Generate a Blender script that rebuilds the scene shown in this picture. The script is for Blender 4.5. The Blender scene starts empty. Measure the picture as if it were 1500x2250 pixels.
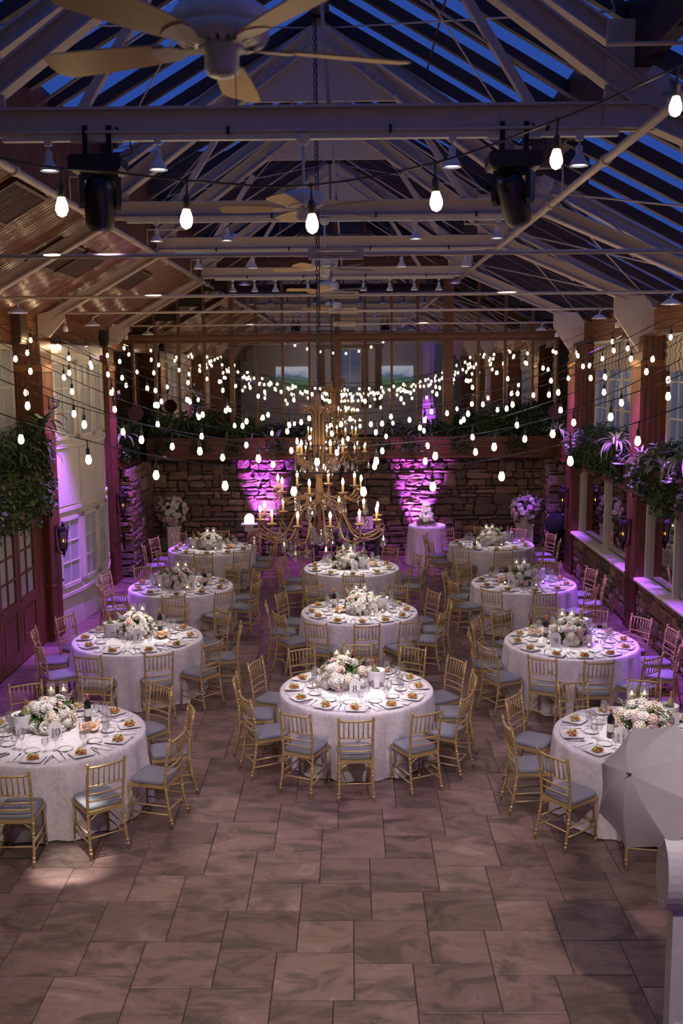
import bpy, math, random
from mathutils import Vector, Matrix, Euler
PI = math.pi
rnd = random.Random(7)
scene = bpy.context.scene
COL = scene.collection

# ------------------------------------------------------------------ camera
CAM_Z = 4.56
cam_data = bpy.data.cameras.new('camera')
cam = bpy.data.objects.new('camera', cam_data)
COL.objects.link(cam)
cam_data.sensor_width = 36.0
cam_data.lens = 35.0
cam_data.clip_start = 0.05
cam_data.clip_end = 300
cam.matrix_world = Matrix(((0.999933, 0.006671, 0.009415, 0.0),
                           (0.008367, 0.142694, -0.989731, 0.0),
                           (-0.007946, 0.989744, 0.142629, CAM_Z),
                           (0, 0, 0, 1)))
cam_data.dof.use_dof = True
cam_data.dof.focus_distance = 12.5
cam_data.dof.aperture_fstop = 3.2
scene.camera = cam

# ------------------------------------------------------------------ sky at dusk, exposure
world = bpy.data.worlds.new('dusk')
scene.world = world
world.use_nodes = True
wb = world.node_tree.nodes['Background']
wb.inputs[0].default_value = (0.034, 0.098, 0.46, 1)
wb.inputs[1].default_value = 1.0
vs = scene.view_settings
vs.view_transform = 'Standard'
vs.look = 'None'
vs.exposure = 0.0
vs.gamma = 1.0
vs.use_curve_mapping = False
try:
    scene.cycles.use_denoising = True
    scene.cycles.max_bounces = 5
    scene.cycles.use_adaptive_sampling = True
    scene.cycles.adaptive_threshold = 0.05
    scene.cycles.diffuse_bounces = 2
    scene.cycles.glossy_bounces = 3
    scene.cycles.transmission_bounces = 3
    scene.cycles.transparent_max_bounces = 10
    scene.cycles.caustics_reflective = False
    scene.cycles.caustics_refractive = False
    scene.cycles.sample_clamp_indirect = 2.5
    scene.cycles.use_light_tree = True
except Exception:
    pass
W_SPOT = 1050.0      # track head watts
W_PURPLE = 5000.0   # wall uplight watts
W_FLOOD = 2100.0    # eave flood watts
E_BULB = 44.0      # festoon bulb emission
E_CANDLE = 50.0

# ------------------------------------------------------------------ materials
MATS = {}
def node_mat(name):
    m = bpy.data.materials.new(name)
    m.use_nodes = True
    MATS[name] = m
    nt = m.node_tree
    return m, nt, nt.nodes['Principled BSDF']
def setp(b, **kw):
    for k, v in kw.items():
        key = {'color': 'Base Color', 'rough': 'Roughness', 'metal': 'Metallic', 'spec': 'Specular IOR Level', 'alpha': 'Alpha',
               'emis': 'Emission Color', 'estr': 'Emission Strength', 'sheen': 'Sheen Weight', 'coat': 'Coat Weight', 'sss': 'Subsurface Weight', 'trans': 'Transmission Weight', 'ior': 'IOR'}[k]
        if key in b.inputs:
            s = b.inputs[key]
            s.default_value = (*v, 1) if isinstance(v, tuple) and len(v) == 3 else v
def plain(name, color, rough=0.5, metal=0.0, **kw):
    m, nt, b = node_mat(name)
    setp(b, color=color, rough=rough, metal=metal, **kw)
    # a little procedural variation so that nothing is perfectly even
    tc = nt.nodes.new('ShaderNodeTexCoord'); nz = nt.nodes.new('ShaderNodeTexNoise')
    nz.inputs['Scale'].default_value = 14.0; nz.inputs['Detail'].default_value = 3.0
    mx = nt.nodes.new('ShaderNodeMix'); mx.data_type = 'RGBA'
    mx.inputs[6].default_value = (*[c * 0.86 for c in color], 1); mx.inputs[7].default_value = (*[min(1, c * 1.1) for c in color], 1)
    nt.links.new(tc.outputs['Object'], nz.inputs['Vector'])
    nt.links.new(nz.outputs['Fac'], mx.inputs[0]); nt.links.new(mx.outputs[2], b.inputs['Base Color'])
    return m
def emit(name, color, strength):
    m, nt, b = node_mat(name)
    setp(b, color=(0.8, 0.8, 0.8), emis=color, estr=strength, rough=0.3)
    return m
def ramp(nt, fac, stops):
    r = nt.nodes.new('ShaderNodeValToRGB')
    els = r.color_ramp.elements
    while len(els) < len(stops): els.new(0.5)
    for e, (p, c) in zip(els, stops):
        e.position = p; e.color = (*c, 1)
    nt.links.new(fac, r.inputs[0])
    return r
def wood(name, dark, light, rough=0.38, axis=2, scale=3.0, bump=0.0, plank=0.0, plank_axis=0, coat=0.0, space='Object'):
    m, nt, b = node_mat(name)
    setp(b, rough=rough, coat=coat)
    N, Lk = nt.nodes, nt.links
    tc = N.new('ShaderNodeTexCoord'); geo = N.new('ShaderNodeNewGeometry'); mp = N.new('ShaderNodeMapping')
    s = [9.0, 9.0, 9.0]; s[axis] = 0.7
    mp.inputs['Scale'].default_value = [v * scale / 3 for v in s]
    src = geo.outputs['Position'] if space == 'World' else tc.outputs['Object']
    Lk.new(src, mp.inputs['Vector'])
    nz = N.new('ShaderNodeTexNoise'); nz.inputs['Scale'].default_value = 2.2; nz.inputs['Detail'].default_value = 6; nz.inputs['Distortion'].default_value = 0.8
    Lk.new(mp.outputs[0], nz.inputs['Vector'])
    r = ramp(nt, nz.outputs['Fac'], [(0.28, dark), (0.72, light)])
    out = r.outputs[0]
    if plank > 0:
        sx = N.new('ShaderNodeSeparateXYZ'); Lk.new(src, sx.inputs[0])
        mul = N.new('ShaderNodeMath'); mul.operation = 'MULTIPLY'; mul.inputs[1].default_value = 1.0 / plank
        Lk.new(sx.outputs[plank_axis], mul.inputs[0])
        fr = N.new('ShaderNodeMath'); fr.operation = 'FRACT'; Lk.new(mul.outputs[0], fr.inputs[0])
        pp = N.new('ShaderNodeMath'); pp.operation = 'PINGPONG'; pp.inputs[1].default_value = 0.5; Lk.new(fr.outputs[0], pp.inputs[0])
        st = N.new('ShaderNodeMapRange'); st.inputs[1].default_value = 0.0; st.inputs[2].default_value = 0.1; Lk.new(pp.outputs[0], st.inputs[0])
        mx = N.new('ShaderNodeMix'); mx.data_type = 'RGBA'; mx.inputs[6].default_value = (*[c * 0.45 for c in dark], 1)
        Lk.new(st.outputs[0], mx.inputs[0]); Lk.new(out, mx.inputs[7]); out = mx.outputs[2]
        bp = N.new('ShaderNodeBump'); bp.inputs['Strength'].default_value = 0.6; bp.inputs['Distance'].default_value = 0.012
        # every board slightly cupped
        cu = N.new('ShaderNodeMath'); cu.operation = 'POWER'; cu.inputs[1].default_value = 0.5; Lk.new(pp.outputs[0], cu.inputs[0])
        Lk.new(cu.outputs[0], bp.inputs['Height']); Lk.new(bp.outputs[0], b.inputs['Normal'])
    Lk.new(out, b.inputs['Base Color'])
    return m

wood('wood_red', (0.085, 0.026, 0.011), (0.20, 0.066, 0.026), 0.42, axis=2, plank=0.095, plank_axis=0, space='World')
wood('wood_red_y', (0.085, 0.026, 0.011), (0.20, 0.066, 0.026), 0.42, axis=2, plank=0.075, plank_axis=1, space='World')
wood('wood_plain', (0.075, 0.024, 0.011), (0.17, 0.056, 0.023), 0.45, axis=2)
wood('wood_long', (0.075, 0.024, 0.011), (0.17, 0.056, 0.023), 0.42, axis=0, plank=0.125, plank_axis=2, space='World')
wood('wood_door', (0.11, 0.038, 0.018), (0.23, 0.084, 0.036), 0.4, axis=2)
wood('wood_fascia', (0.16, 0.06, 0.02), (0.33, 0.13, 0.045), 0.3, axis=1, space='World', coat=0.15)
wood('wood_dark', (0.016, 0.007, 0.005), (0.045, 0.017, 0.010), 0.5, axis=0)
wood('wood_ceiling', (0.15, 0.05, 0.026), (0.30, 0.11, 0.055), 0.24, axis=0, plank=0.085, plank_axis=1, space='World', coat=0.3)
wood('wood_grey', (0.05, 0.045, 0.04), (0.10, 0.09, 0.08), 0.6, axis=0)
plain('steel', (0.61, 0.50, 0.45), 0.48)
plain('pipe_paint', (0.63, 0.52, 0.44), 0.35)
plain('white_paint', (0.74, 0.69, 0.62), 0.5)
plain('white_plastic', (0.72, 0.72, 0.74), 0.35)
plain('black_metal', (0.018, 0.017, 0.022), 0.32, 0.5)
plain('black_plastic', (0.012, 0.012, 0.013), 0.4)
plain('black_cloth', (0.006, 0.006, 0.007), 0.95)
plain('cable', (0.015, 0.015, 0.016), 0.5)
plain('gold', (0.66, 0.49, 0.22), 0.34, 0.4)
plain('bronze', (0.27, 0.16, 0.072), 0.42, 0.4)
plain('cushion', (0.27, 0.28, 0.305), 0.9)
plain('napkin', (0.78, 0.76, 0.80), 0.85)
plain('china', (0.80, 0.79, 0.80), 0.18)
plain('silver', (0.62, 0.61, 0.63), 0.2, 1.0)
plain('card', (0.86, 0.85, 0.84), 0.6)
plain('ink', (0.03, 0.035, 0.07), 0.6)
plain('carrot', (0.75, 0.18, 0.035), 0.5)
plain('lettuce', (0.33, 0.42, 0.11), 0.55)
plain('cheese', (0.74, 0.62, 0.36), 0.5)
plain('bread', (0.62, 0.35, 0.15), 0.7)
plain('peach_cloth', (0.78, 0.53, 0.36), 0.8)
plain('bottle_glass', (0.008, 0.012, 0.010), 0.08, 0.0, spec=0.6)
plain('white_wine_glass', (0.22, 0.24, 0.09), 0.1)
plain('capsule', (0.62, 0.20, 0.10), 0.35, 0.3)
plain('bottle_label', (0.70, 0.67, 0.62), 0.7)
plain('wax', (0.82, 0.70, 0.44), 0.5)
plain('candle_sleeve', (0.74, 0.55, 0.22), 0.5, emis=(1.0, 0.55, 0.14), estr=0.22)
plain('petal_white', (0.80, 0.78, 0.70), 0.7)
plain('petal_cream', (0.78, 0.70, 0.55), 0.7)
plain('petal_blush', (0.76, 0.52, 0.45), 0.7)
plain('petal_mauve', (0.55, 0.38, 0.42), 0.7)
plain('bud_green', (0.50, 0.58, 0.27), 0.6)
plain('leaf_green', (0.075, 0.15, 0.03), 0.5)
plain('leaf_dark', (0.028, 0.062, 0.018), 0.5)
plain('leaf_mid', (0.055, 0.105, 0.03), 0.5)
plain('leaf_pale', (0.17, 0.21, 0.11), 0.45)
plain('stem_brown', (0.06, 0.035, 0.02), 0.7)
plain('icing', (0.84, 0.81, 0.76), 0.55)
plain('fan_blade', (0.52, 0.34, 0.14), 0.5)
plain('vent_brown', (0.075, 0.035, 0.018), 0.5)
m = plain('umbrella_fabric', (0.93, 0.91, 0.93), 0.8)
nt = m.node_tree; tl = nt.nodes.new('ShaderNodeBsdfTranslucent'); tl.inputs[0].default_value = (0.92, 0.89, 0.91, 1); mx = nt.nodes.new('ShaderNodeMixShader'); mx.inputs[0].default_value = 0.6
nt.links.new(nt.nodes['Principled BSDF'].outputs[0], mx.inputs[1]); nt.links.new(tl.outputs[0], mx.inputs[2]); nt.links.new(mx.outputs[0], nt.nodes['Material Output'].inputs[0])
plain('plum', (0.07, 0.018, 0.03), 0.6)
plain('wall_cream', (0.62, 0.57, 0.50), 0.8)
plain('soil', (0.02, 0.014, 0.01), 0.9)
plain('cymbal', (0.30, 0.09, 0.09), 0.45)
emit('bulb_glow', (1.0, 0.74, 0.40), E_BULB)
emit('candle_glow', (1.0, 0.72, 0.36), E_CANDLE)
emit('flame', (1.0, 0.66, 0.27), 16.0)
emit('lantern_flame', (1.0, 0.32, 0.05), 9.0)
emit('lamp_face', (0.88, 0.90, 1.0), 9.0)
emit('purple_face', (0.42, 0.16, 1.0), 1.6)
emit('lit_arch', (1.0, 0.93, 0.96), 3.0)

# damask tablecloth
m, nt, b = node_mat('damask'); setp(b, rough=0.72, sheen=0.15)
N, Lk = nt.nodes, nt.links
tc = N.new('ShaderNodeTexCoord'); nz = N.new('ShaderNodeTexNoise'); nz.inputs['Scale'].default_value = 5.5; nz.inputs['Detail'].default_value = 1.0; nz.inputs['Distortion'].default_value = 3.2
Lk.new(tc.outputs['Object'], nz.inputs['Vector'])
r = ramp(nt, nz.outputs['Fac'], [(0.46, (0.72, 0.67, 0.70)), (0.53, (0.80, 0.76, 0.775))])
Lk.new(r.outputs[0], b.inputs['Base Color'])
# satin cake cloth
plain('satin', (0.76, 0.70, 0.72), 0.4, sheen=0.2)

# floor tile: slate-look porcelain, tint differs tile by tile
m, nt, b = node_mat('tile'); setp(b, rough=0.36, spec=0.35)
N, Lk = nt.nodes, nt.links
geo = N.new('ShaderNodeNewGeometry'); oi = N.new('ShaderNodeObjectInfo')
addv = N.new('ShaderNodeVectorMath'); addv.operation = 'MULTIPLY_ADD'; addv.inputs[1].default_value = (37, 21, 11)
Lk.new(oi.outputs['Random'], addv.inputs[0]); Lk.new(geo.outputs['Position'], addv.inputs[2])
mp = N.new('ShaderNodeMapping'); mp.inputs['Scale'].default_value = (1.0, 1.9, 1.0); mp.inputs['Rotation'].default_value = (0, 0, 0.6); Lk.new(addv.outputs[0], mp.inputs[0])
nz = N.new('ShaderNodeTexNoise'); nz.inputs['Scale'].default_value = 2.0; nz.inputs['Detail'].default_value = 10; nz.inputs['Roughness'].default_value = 0.68; nz.inputs['Distortion'].default_value = 0.9
Lk.new(mp.outputs[0], nz.inputs['Vector'])
r = ramp(nt, nz.outputs['Fac'], [(0.33, (0.082, 0.060, 0.050)), (0.44, (0.155, 0.110, 0.092)), (0.52, (0.25, 0.162, 0.135)), (0.60, (0.275, 0.182, 0.160)), (0.70, (0.40, 0.285, 0.25))])
hs = N.new('ShaderNodeHueSaturation')
mr = N.new('ShaderNodeMapRange'); mr.inputs[3].default_value = 0.68; mr.inputs[4].default_value = 1.22; Lk.new(oi.outputs['Random'], mr.inputs[0])
Lk.new(mr.outputs[0], hs.inputs['Value']); Lk.new(r.outputs[0], hs.inputs['Color']); Lk.new(hs.outputs[0], b.inputs['Base Color'])
bp = N.new('ShaderNodeBump'); bp.inputs['Strength'].default_value = 0.25; bp.inputs['Distance'].default_value = 0.01; Lk.new(nz.outputs['Fac'], bp.inputs['Height']); Lk.new(bp.outputs[0], b.inputs['Normal'])
plain('grout', (0.06, 0.045, 0.04), 0.9)

# field stone
m, nt, b = node_mat('stone'); setp(b, rough=0.85)
N, Lk = nt.nodes, nt.links
geo = N.new('ShaderNodeNewGeometry'); oi = N.new('ShaderNodeObjectInfo'); tc = N.new('ShaderNodeTexCoord')
vor = N.new('ShaderNodeTexWhiteNoise'); vor.noise_dimensions = '1D'; Lk.new(geo.outputs['Random Per Island'], vor.inputs['W'])
r = ramp(nt, vor.outputs['Value'], [(0.0, (0.17, 0.115, 0.09)), (0.25, (0.26, 0.175, 0.125)), (0.45, (0.15, 0.115, 0.105)), (0.62, (0.33, 0.235, 0.165)), (0.8, (0.24, 0.125, 0.095))])
r.color_ramp.interpolation = 'CONSTANT'
addv = N.new('ShaderNodeMath'); addv.operation = 'ADD'; Lk.new(oi.outputs['Random'], addv.inputs[0]); Lk.new(geo.outputs['Random Per Island'], addv.inputs[1])
Lk.new(addv.outputs[0], vor.inputs['W'])
nz = N.new('ShaderNodeTexNoise'); nz.inputs['Scale'].default_value = 9; nz.inputs['Detail'].default_value = 8; Lk.new(geo.outputs['Position'], nz.inputs['Vector'])
mx = N.new('ShaderNodeMix'); mx.data_type = 'RGBA'; mx.blend_type = 'MULTIPLY'; mx.inputs[0].default_value = 0.8
r2 = ramp(nt, nz.outputs['Fac'], [(0.3, (0.55, 0.55, 0.55)), (0.7, (1.25, 1.2, 1.15))])
Lk.new(r.outputs[0], mx.inputs[6]); Lk.new(r2.outputs[0], mx.inputs[7]); Lk.new(mx.outputs[2], b.inputs['Base Color'])
bp = N.new('ShaderNodeBump'); bp.inputs['Strength'].default_value = 0.9; bp.inputs['Distance'].default_value = 0.03; Lk.new(nz.outputs['Fac'], bp.inputs['Height']); Lk.new(bp.outputs[0], b.inputs['Normal'])
plain('mortar', (0.035, 0.028, 0.024), 0.95)

# striped blind fabric
m, nt, b = node_mat('stripe_fabric'); setp(b, rough=0.9)
N, Lk = nt.nodes, nt.links
geo = N.new('ShaderNodeNewGeometry'); sx = N.new('ShaderNodeSeparateXYZ'); Lk.new(geo.outputs['Position'], sx.inputs[0])
mu = N.new('ShaderNodeMath'); mu.operation = 'MULTIPLY'; mu.inputs[1].default_value = 1 / 0.17; Lk.new(sx.outputs[1], mu.inputs[0])
fr = N.new('ShaderNodeMath'); fr.operation = 'FRACT'; Lk.new(mu.outputs[0], fr.inputs[0])
r = ramp(nt, fr.outputs[0], [(0.0, (0.55, 0.48, 0.36)), (0.55, (0.13, 0.11, 0.11)), (0.8, (0.40, 0.33, 0.24))]); r.color_ramp.interpolation = 'CONSTANT'
Lk.new(r.outputs[0], b.inputs['Base Color'])

# glass family
def thin_glass(name, tint=(0.97, 0.98, 0.97), lo=0.05, hi=0.65, rough=0.02, sparkle=0.0):
    m = bpy.data.materials.new(name); m.use_nodes = True; MATS[name] = m
    nt = m.node_tree; nt.nodes.clear()
    o = nt.nodes.new('ShaderNodeOutputMaterial'); mx = nt.nodes.new('ShaderNodeMixShader'); t = nt.nodes.new('ShaderNodeBsdfTransparent'); g = nt.nodes.new('ShaderNodeBsdfGlossy')
    lw = nt.nodes.new('ShaderNodeLayerWeight'); lw.inputs[0].default_value = 0.35
    mr = nt.nodes.new('ShaderNodeMapRange'); mr.inputs[3].default_value = lo; mr.inputs[4].default_value = hi
    t.inputs[0].default_value = (*tint, 1); g.inputs['Roughness'].default_value = rough; g.inputs[0].default_value = (0.95, 0.95, 0.97, 1)
    nt.links.new(lw.outputs['Fresnel'], mr.inputs[0]); nt.links.new(mr.outputs[0], mx.inputs[0])
    df = nt.nodes.new('ShaderNodeBsdfTranslucent'); df.inputs[0].default_value = (0.9, 0.9, 0.9, 1); m2 = nt.nodes.new('ShaderNodeMixShader'); m2.inputs[0].default_value = sparkle  # pale translucency mixed into the clear glass to imitate sparkle
    nt.links.new(t.outputs[0], m2.inputs[1]); nt.links.new(df.outputs[0], m2.inputs[2])
    nt.links.new(m2.outputs[0], mx.inputs[1]); nt.links.new(g.outputs[0], mx.inputs[2]); nt.links.new(mx.outputs[0], o.inputs[0])
    return m
thin_glass('drinking_glass', (0.995, 0.995, 0.995), 0.03, 0.38, 0.05, 0.05)
thin_glass('roof_glass', (0.93, 0.95, 0.98), 0.03, 0.25)
thin_glass('crystal', (0.96, 0.95, 0.94), 0.18, 0.8, 0.06, 0.16)
thin_glass('lantern_glass', (0.55, 0.50, 0.48), 0.05, 0.6)
m, nt, b = node_mat('mirror'); setp(b, color=(0.72, 0.70, 0.69), metal=1.0, rough=0.015)
m, nt, b = node_mat('frosted_pane'); setp(b, color=(0.42, 0.45, 0.46), rough=0.35, spec=0.6)
m, nt, b = node_mat('dusk_pane'); setp(b, color=(0.10, 0.13, 0.20), rough=0.12, emis=(0.05, 0.08, 0.2), estr=0.35)
# landscape mural (soft hills under a pale sky)
m, nt, b = node_mat('landscape'); setp(b, rough=0.5)
N, Lk = nt.nodes, nt.links
tc = N.new('ShaderNodeTexCoord'); sx = N.new('ShaderNodeSeparateXYZ'); Lk.new(tc.outputs['Object'], sx.inputs[0])
nz = N.new('ShaderNodeTexNoise'); nz.inputs['Scale'].default_value = 2.2; nz.inputs['Detail'].default_value = 7; Lk.new(tc.outputs['Object'], nz.inputs['Vector'])
ma = N.new('ShaderNodeMath'); ma.operation = 'MULTIPLY_ADD'; ma.inputs[1].default_value = 0.75; Lk.new(nz.outputs['Fac'], ma.inputs[0]); Lk.new(sx.outputs[2], ma.inputs[2])
r = ramp(nt, ma.outputs[0], [(0.0, (0.06, 0.12, 0.05)), (0.28, (0.10, 0.22, 0.12)), (0.46, (0.10, 0.16, 0.26)), (0.62, (0.35, 0.42, 0.58)), (0.85, (0.55, 0.60, 0.68))])
Lk.new(r.outputs[0], b.inputs['Base Color'])
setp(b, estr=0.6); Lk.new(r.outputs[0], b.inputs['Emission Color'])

# ------------------------------------------------------------------ mesh builder
class MB:
    def __init__(s): s.v = []; s.f = []; s.sm = []
    def add(s, vs_, fs, smooth=False):
        o = len(s.v); s.v.extend(vs_)
        for f in fs: s.f.append(tuple(i + o for i in f)); s.sm.append(smooth)
        return s
    def box(s, x0, x1, y0, y1, z0, z1):
        return s.add([(x0, y0, z0), (x1, y0, z0), (x1, y1, z0), (x0, y1, z0), (x0, y0, z1), (x1, y0, z1), (x1, y1, z1), (x0, y1, z1)],
                     [(0, 3, 2, 1), (4, 5, 6, 7), (0, 1, 5, 4), (1, 2, 6, 5), (2, 3, 7, 6), (3, 0, 4, 7)])
    def bar(s, a, b, w, h, up=(0, 0, 1)):
        a, b = Vector(a), Vector(b); d = (b - a).normalized(); u = Vector(up)
        sd = d.cross(u)
        if sd.length < 1e-5: sd = d.cross(Vector((1, 0, 0)))
        sd.normalize(); u = sd.cross(d).normalized()
        vs_ = [tuple(p + sd * (w / 2 * i) + u * (h / 2 * j)) for p in (a, b) for i, j in ((-1, -1), (1, -1), (1, 1), (-1, 1))]
        return s.add(vs_, [(3, 2, 1, 0), (4, 5, 6, 7), (0, 1, 5, 4), (1, 2, 6, 5), (2, 3, 7, 6), (3, 0, 4, 7)])
    def ibeam(s, a, b, w, h, up=(0, 0, 1), t=0.022):
        a, b = Vector(a), Vector(b); d = (b - a).normalized(); u = Vector(up); sd = d.cross(u).normalized(); u = sd.cross(d).normalized()
        o = u * (h / 2 - t / 2)
        s.bar(a + o, b + o, w, t, tuple(u)); s.bar(a - o, b - o, w, t, tuple(u)); s.bar(a, b, t, h - t * 2, tuple(u))
        return s
    def tube(s, pts, r, n=8, cap=True):
        P = [Vector(p) for p in pts]; m_ = len(P)
        R = r if isinstance(r, (list, tuple)) else [r] * m_
        o = len(s.v); prev = None
        for i, p in enumerate(P):
            d = (P[min(i + 1, m_ - 1)] - P[max(i - 1, 0)])
            d = d.normalized() if d.length > 1e-9 else Vector((0, 0, 1))
            if prev is None:
                prev = d.cross(Vector((0, 0, 1)));
                if prev.length < 1e-3: prev = d.cross(Vector((1, 0, 0)))
            q = prev - d * prev.dot(d); q.normalize(); prev = q; w = d.cross(q)
            for k in range(n):
                a = 2 * PI * k / n
                s.v.append(tuple(p + (q * math.cos(a) + w * math.sin(a)) * R[i]))
        for i in range(m_ - 1):
            for k in range(n):
                k2 = (k + 1) % n
                s.f.append((o + i * n + k, o + i * n + k2, o + (i + 1) * n + k2, o + (i + 1) * n + k)); s.sm.append(True)
        if cap:
            s.f.append(tuple(o + k for k in reversed(range(n)))); s.sm.append(False)
            s.f.append(tuple(o + (m_ - 1) * n + k for k in range(n))); s.sm.append(False)
        return s
    def lathe(s, prof, n=16, c=(0, 0, 0), smooth=True, fold=None, cap=True):
        o = len(s.v); cx, cy, cz = c
        for j, (r, z) in enumerate(prof):
            for k in range(n):
                a = 2 * PI * k / n; rr = r if fold is None else fold(a, j, r)
                s.v.append((cx + rr * math.cos(a), cy + rr * math.sin(a), cz + z))
        for j in range(len(prof) - 1):
            for k in range(n):
                k2 = (k + 1) % n
                s.f.append((o + j * n + k, o + j * n + k2, o + (j + 1) * n + k2, o + (j + 1) * n + k)); s.sm.append(smooth)
        if cap:
            if prof[0][0] > 1e-4: s.f.append(tuple(o + k for k in reversed(range(n)))); s.sm.append(False)
            if prof[-1][0] > 1e-4: s.f.append(tuple(o + (len(prof) - 1) * n + k for k in range(n))); s.sm.append(False)
        return s
    def prism(s, poly, axis, a, b):
        """extrude a 2-D outline along axis (0=x,1=y,2=z) from a to b"""
        n = len(poly)
        def P(u, v, t): return {0: (t, u, v), 1: (u, t, v), 2: (u, v, t)}[axis]
        vs_ = [P(u, v, a) for u, v in poly] + [P(u, v, b) for u, v in poly]
        fs = [tuple(range(n)), tuple(reversed(range(n, 2 * n)))] + [(i, i + n, (i + 1) % n + n, (i + 1) % n) for i in range(n)]
        return s.add(vs_, fs)
    def quad(s, *p): return s.add([tuple(q) for q in p], [tuple(range(len(p)))])
    def xf(s, M, start=0):
        for i in range(start, len(s.v)): s.v[i] = tuple(M @ Vector(s.v[i]))
        return s
    def mesh(s, name, mat):
        me = bpy.data.meshes.new(name)
        me.from_pydata(s.v, [], s.f); me.update()
        if any(s.sm): me.polygons.foreach_set('use_smooth', s.sm)
        me.materials.append(MATS[mat]); return me
    def ob(s, name, mat, parent=None, loc=None, rot=None):
        return link(name, s.mesh(name, mat), parent, loc, rot)
def link(name, me, parent=None, loc=None, rot=None):
    o = bpy.data.objects.new(name, me); COL.objects.link(o)
    if parent is not None: o.parent = parent
    if loc is not None: o.location = loc
    if rot is not None: o.rotation_euler = rot
    return o
def tag(o, label, cat, group=None):
    o['label'] = label; o['category'] = cat
    if group: o['group'] = group
    return o
def thing(name, label, cat, loc=(0, 0, 0), rotz=0.0, group=None):
    o = bpy.data.objects.new(name, None); o.empty_display_size = 0.1; COL.objects.link(o)
    o.location = loc; o.rotation_euler = (0, 0, rotz)
    return tag(o, label, cat, group)
def struct(o, label=None, cat=None):
    o['kind'] = 'structure'
    if label: o['label'] = label
    if cat: o['category'] = cat
    return o
def sroot(name, label, cat, loc=(0, 0, 0)):
    o = bpy.data.objects.new(name, None); o.empty_display_size = 0.1; COL.objects.link(o); o.location = loc
    return struct(o, label, cat)
KIDS = {}
def copy_tree(root, loc, rotz=0.0, label=None, group=None):
    def rec(o, par):
        c = o.copy(); COL.objects.link(c); c.parent = par
        for ch in kids(o): rec(ch, c)
        return c
    def kids(o):
        k = KIDS.get(o.name)
        if k is None:
            k = list(o.children); KIDS[o.name] = k
        return k
    c = rec(root, None); c.location = loc; c.rotation_euler = (0, 0, rotz)
    if label: c['label'] = label
    if group: c['group'] = group
    return c
class Proto:
    """first use places the prototype itself, later uses copy it"""
    def __init__(s, root): s.root = root; s.used = False
    def put(s, loc, rotz, label, group=None):
        if not s.used:
            s.used = True; list(map(lambda o: KIDS.setdefault(o.name, list(o.children)), [s.root] + list(s.root.children_recursive)))
            o = s.root; o.location = loc; o.rotation_euler = (0, 0, rotz); o['label'] = label
            if group: o['group'] = group
            return o
        return copy_tree(s.root, loc, rotz, label, group)
def spot(name, parent, loc, aim, watts, color, size_deg, blend=0.5, radius=0.05):
    d = bpy.data.lights.new(name, 'SPOT'); d.energy = watts; d.color = color; d.spot_size = math.radians(size_deg); d.spot_blend = blend; d.shadow_soft_size = radius
    o = bpy.data.objects.new(name, d); COL.objects.link(o)
    dv = Vector(aim) - Vector(loc)
    q = dv.to_track_quat('-Z', 'Y')
    if parent is not None:
        o.parent = parent
        pm = Matrix.Translation(parent.location) @ parent.rotation_euler.to_matrix().to_4x4()
        o.matrix_parent_inverse = Matrix.Identity(4)
        M = pm.inverted() @ (Matrix.Translation(loc) @ q.to_matrix().to_4x4())
        o.location = M.to_translation(); o.rotation_euler = M.to_euler()
    else:
        o.location = loc; o.rotation_euler = q.to_euler()
    return o
ORD = ['first', 'second', 'third', 'fourth', 'fifth', 'sixth', 'seventh', 'eighth', 'ninth', 'tenth', 'eleventh', 'twelfth', 'thirteenth', 'fourteenth', 'fifteenth', 'sixteenth', 'seventeenth', 'eighteenth']
# ================================================================== THE SETTING
Y_BACK = 24.15          # stone and mirror end wall
Y_REAR = -3.2           # wall behind the balcony
XL, XR = -5.6, 5.6      # outer wall planes
L_FACE, R_FACE = -5.05, 4.85   # hall faces of the piers
TRUSS_Y = [3.75, 8.7, 13.4, 17.0, 22.0]
RX = -0.36              # ridge line

# ---- floor: grout slab and individually laid tiles (large and small squares)
fl = MB().box(XL - 0.3, XR + 0.3, Y_REAR - 0.2, Y_BACK + 0.3, -0.2, -0.006).ob('floor', 'grout')
struct(fl, 'brown slate-look tiled floor of the hall', 'floor')
A_, B_ = 0.608, 0.456
def tile_mesh(size):
    g = 0.0035; a, b = g, size - g; e = 0.004
    vs_ = [(a, a, -0.02), (b, a, -0.02), (b, b, -0.02), (a, b, -0.02), (a, a, -0.003), (b, a, -0.003), (b, b, -0.003), (a, b, -0.003),
           (a + e, a + e, 0), (b - e, a + e, 0), (b - e, b - e, 0), (a + e, b - e, 0)]
    fs = [(0, 1, 5, 4), (1, 2, 6, 5), (2, 3, 7, 6), (3, 0, 4, 7), (4, 5, 9, 8), (5, 6, 10, 9), (6, 7, 11, 10), (7, 4, 8, 11), (8, 9, 10, 11)]
    return vs_, fs
big, small = MB().add(*tile_mesh(A_)), MB().add(*tile_mesh(B_))
big_me, small_me = big.mesh('tile', 'tile'), small.mesh('tile', 'tile')
ox, oy = 0.001, 7.133
tiles = []
for i in range(-40, 60):
    for j in range(-40, 60):
        x = ox + i * A_ - j * B_; y = oy + i * B_ + j * A_
        for (dx, dy, sz, kind) in ((0, 0, A_, 0), (A_, 0, B_, 1)):
            px_, py_ = x + dx, y + dy
            if px_ + sz < XL - 0.1 or px_ > XR + 0.1 or py_ + sz < Y_REAR or py_ > Y_BACK: continue
            tiles.append((px_, py_, sz, kind))
def tile_rank(t):
    cx, cy = t[0] + t[2] / 2, t[1] + t[2] / 2
    vis = cy > 6.1 and abs(cx) < cy * 0.36
    return (0 if vis else 1, cy - (0 if t[3] else 1.5))
tiles.sort(key=tile_rank)
for (x, y, sz, k) in tiles[:300]:
    link('tile', small_me if k else big_me, fl, (x, y, 0))
rest = MB()
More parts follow.
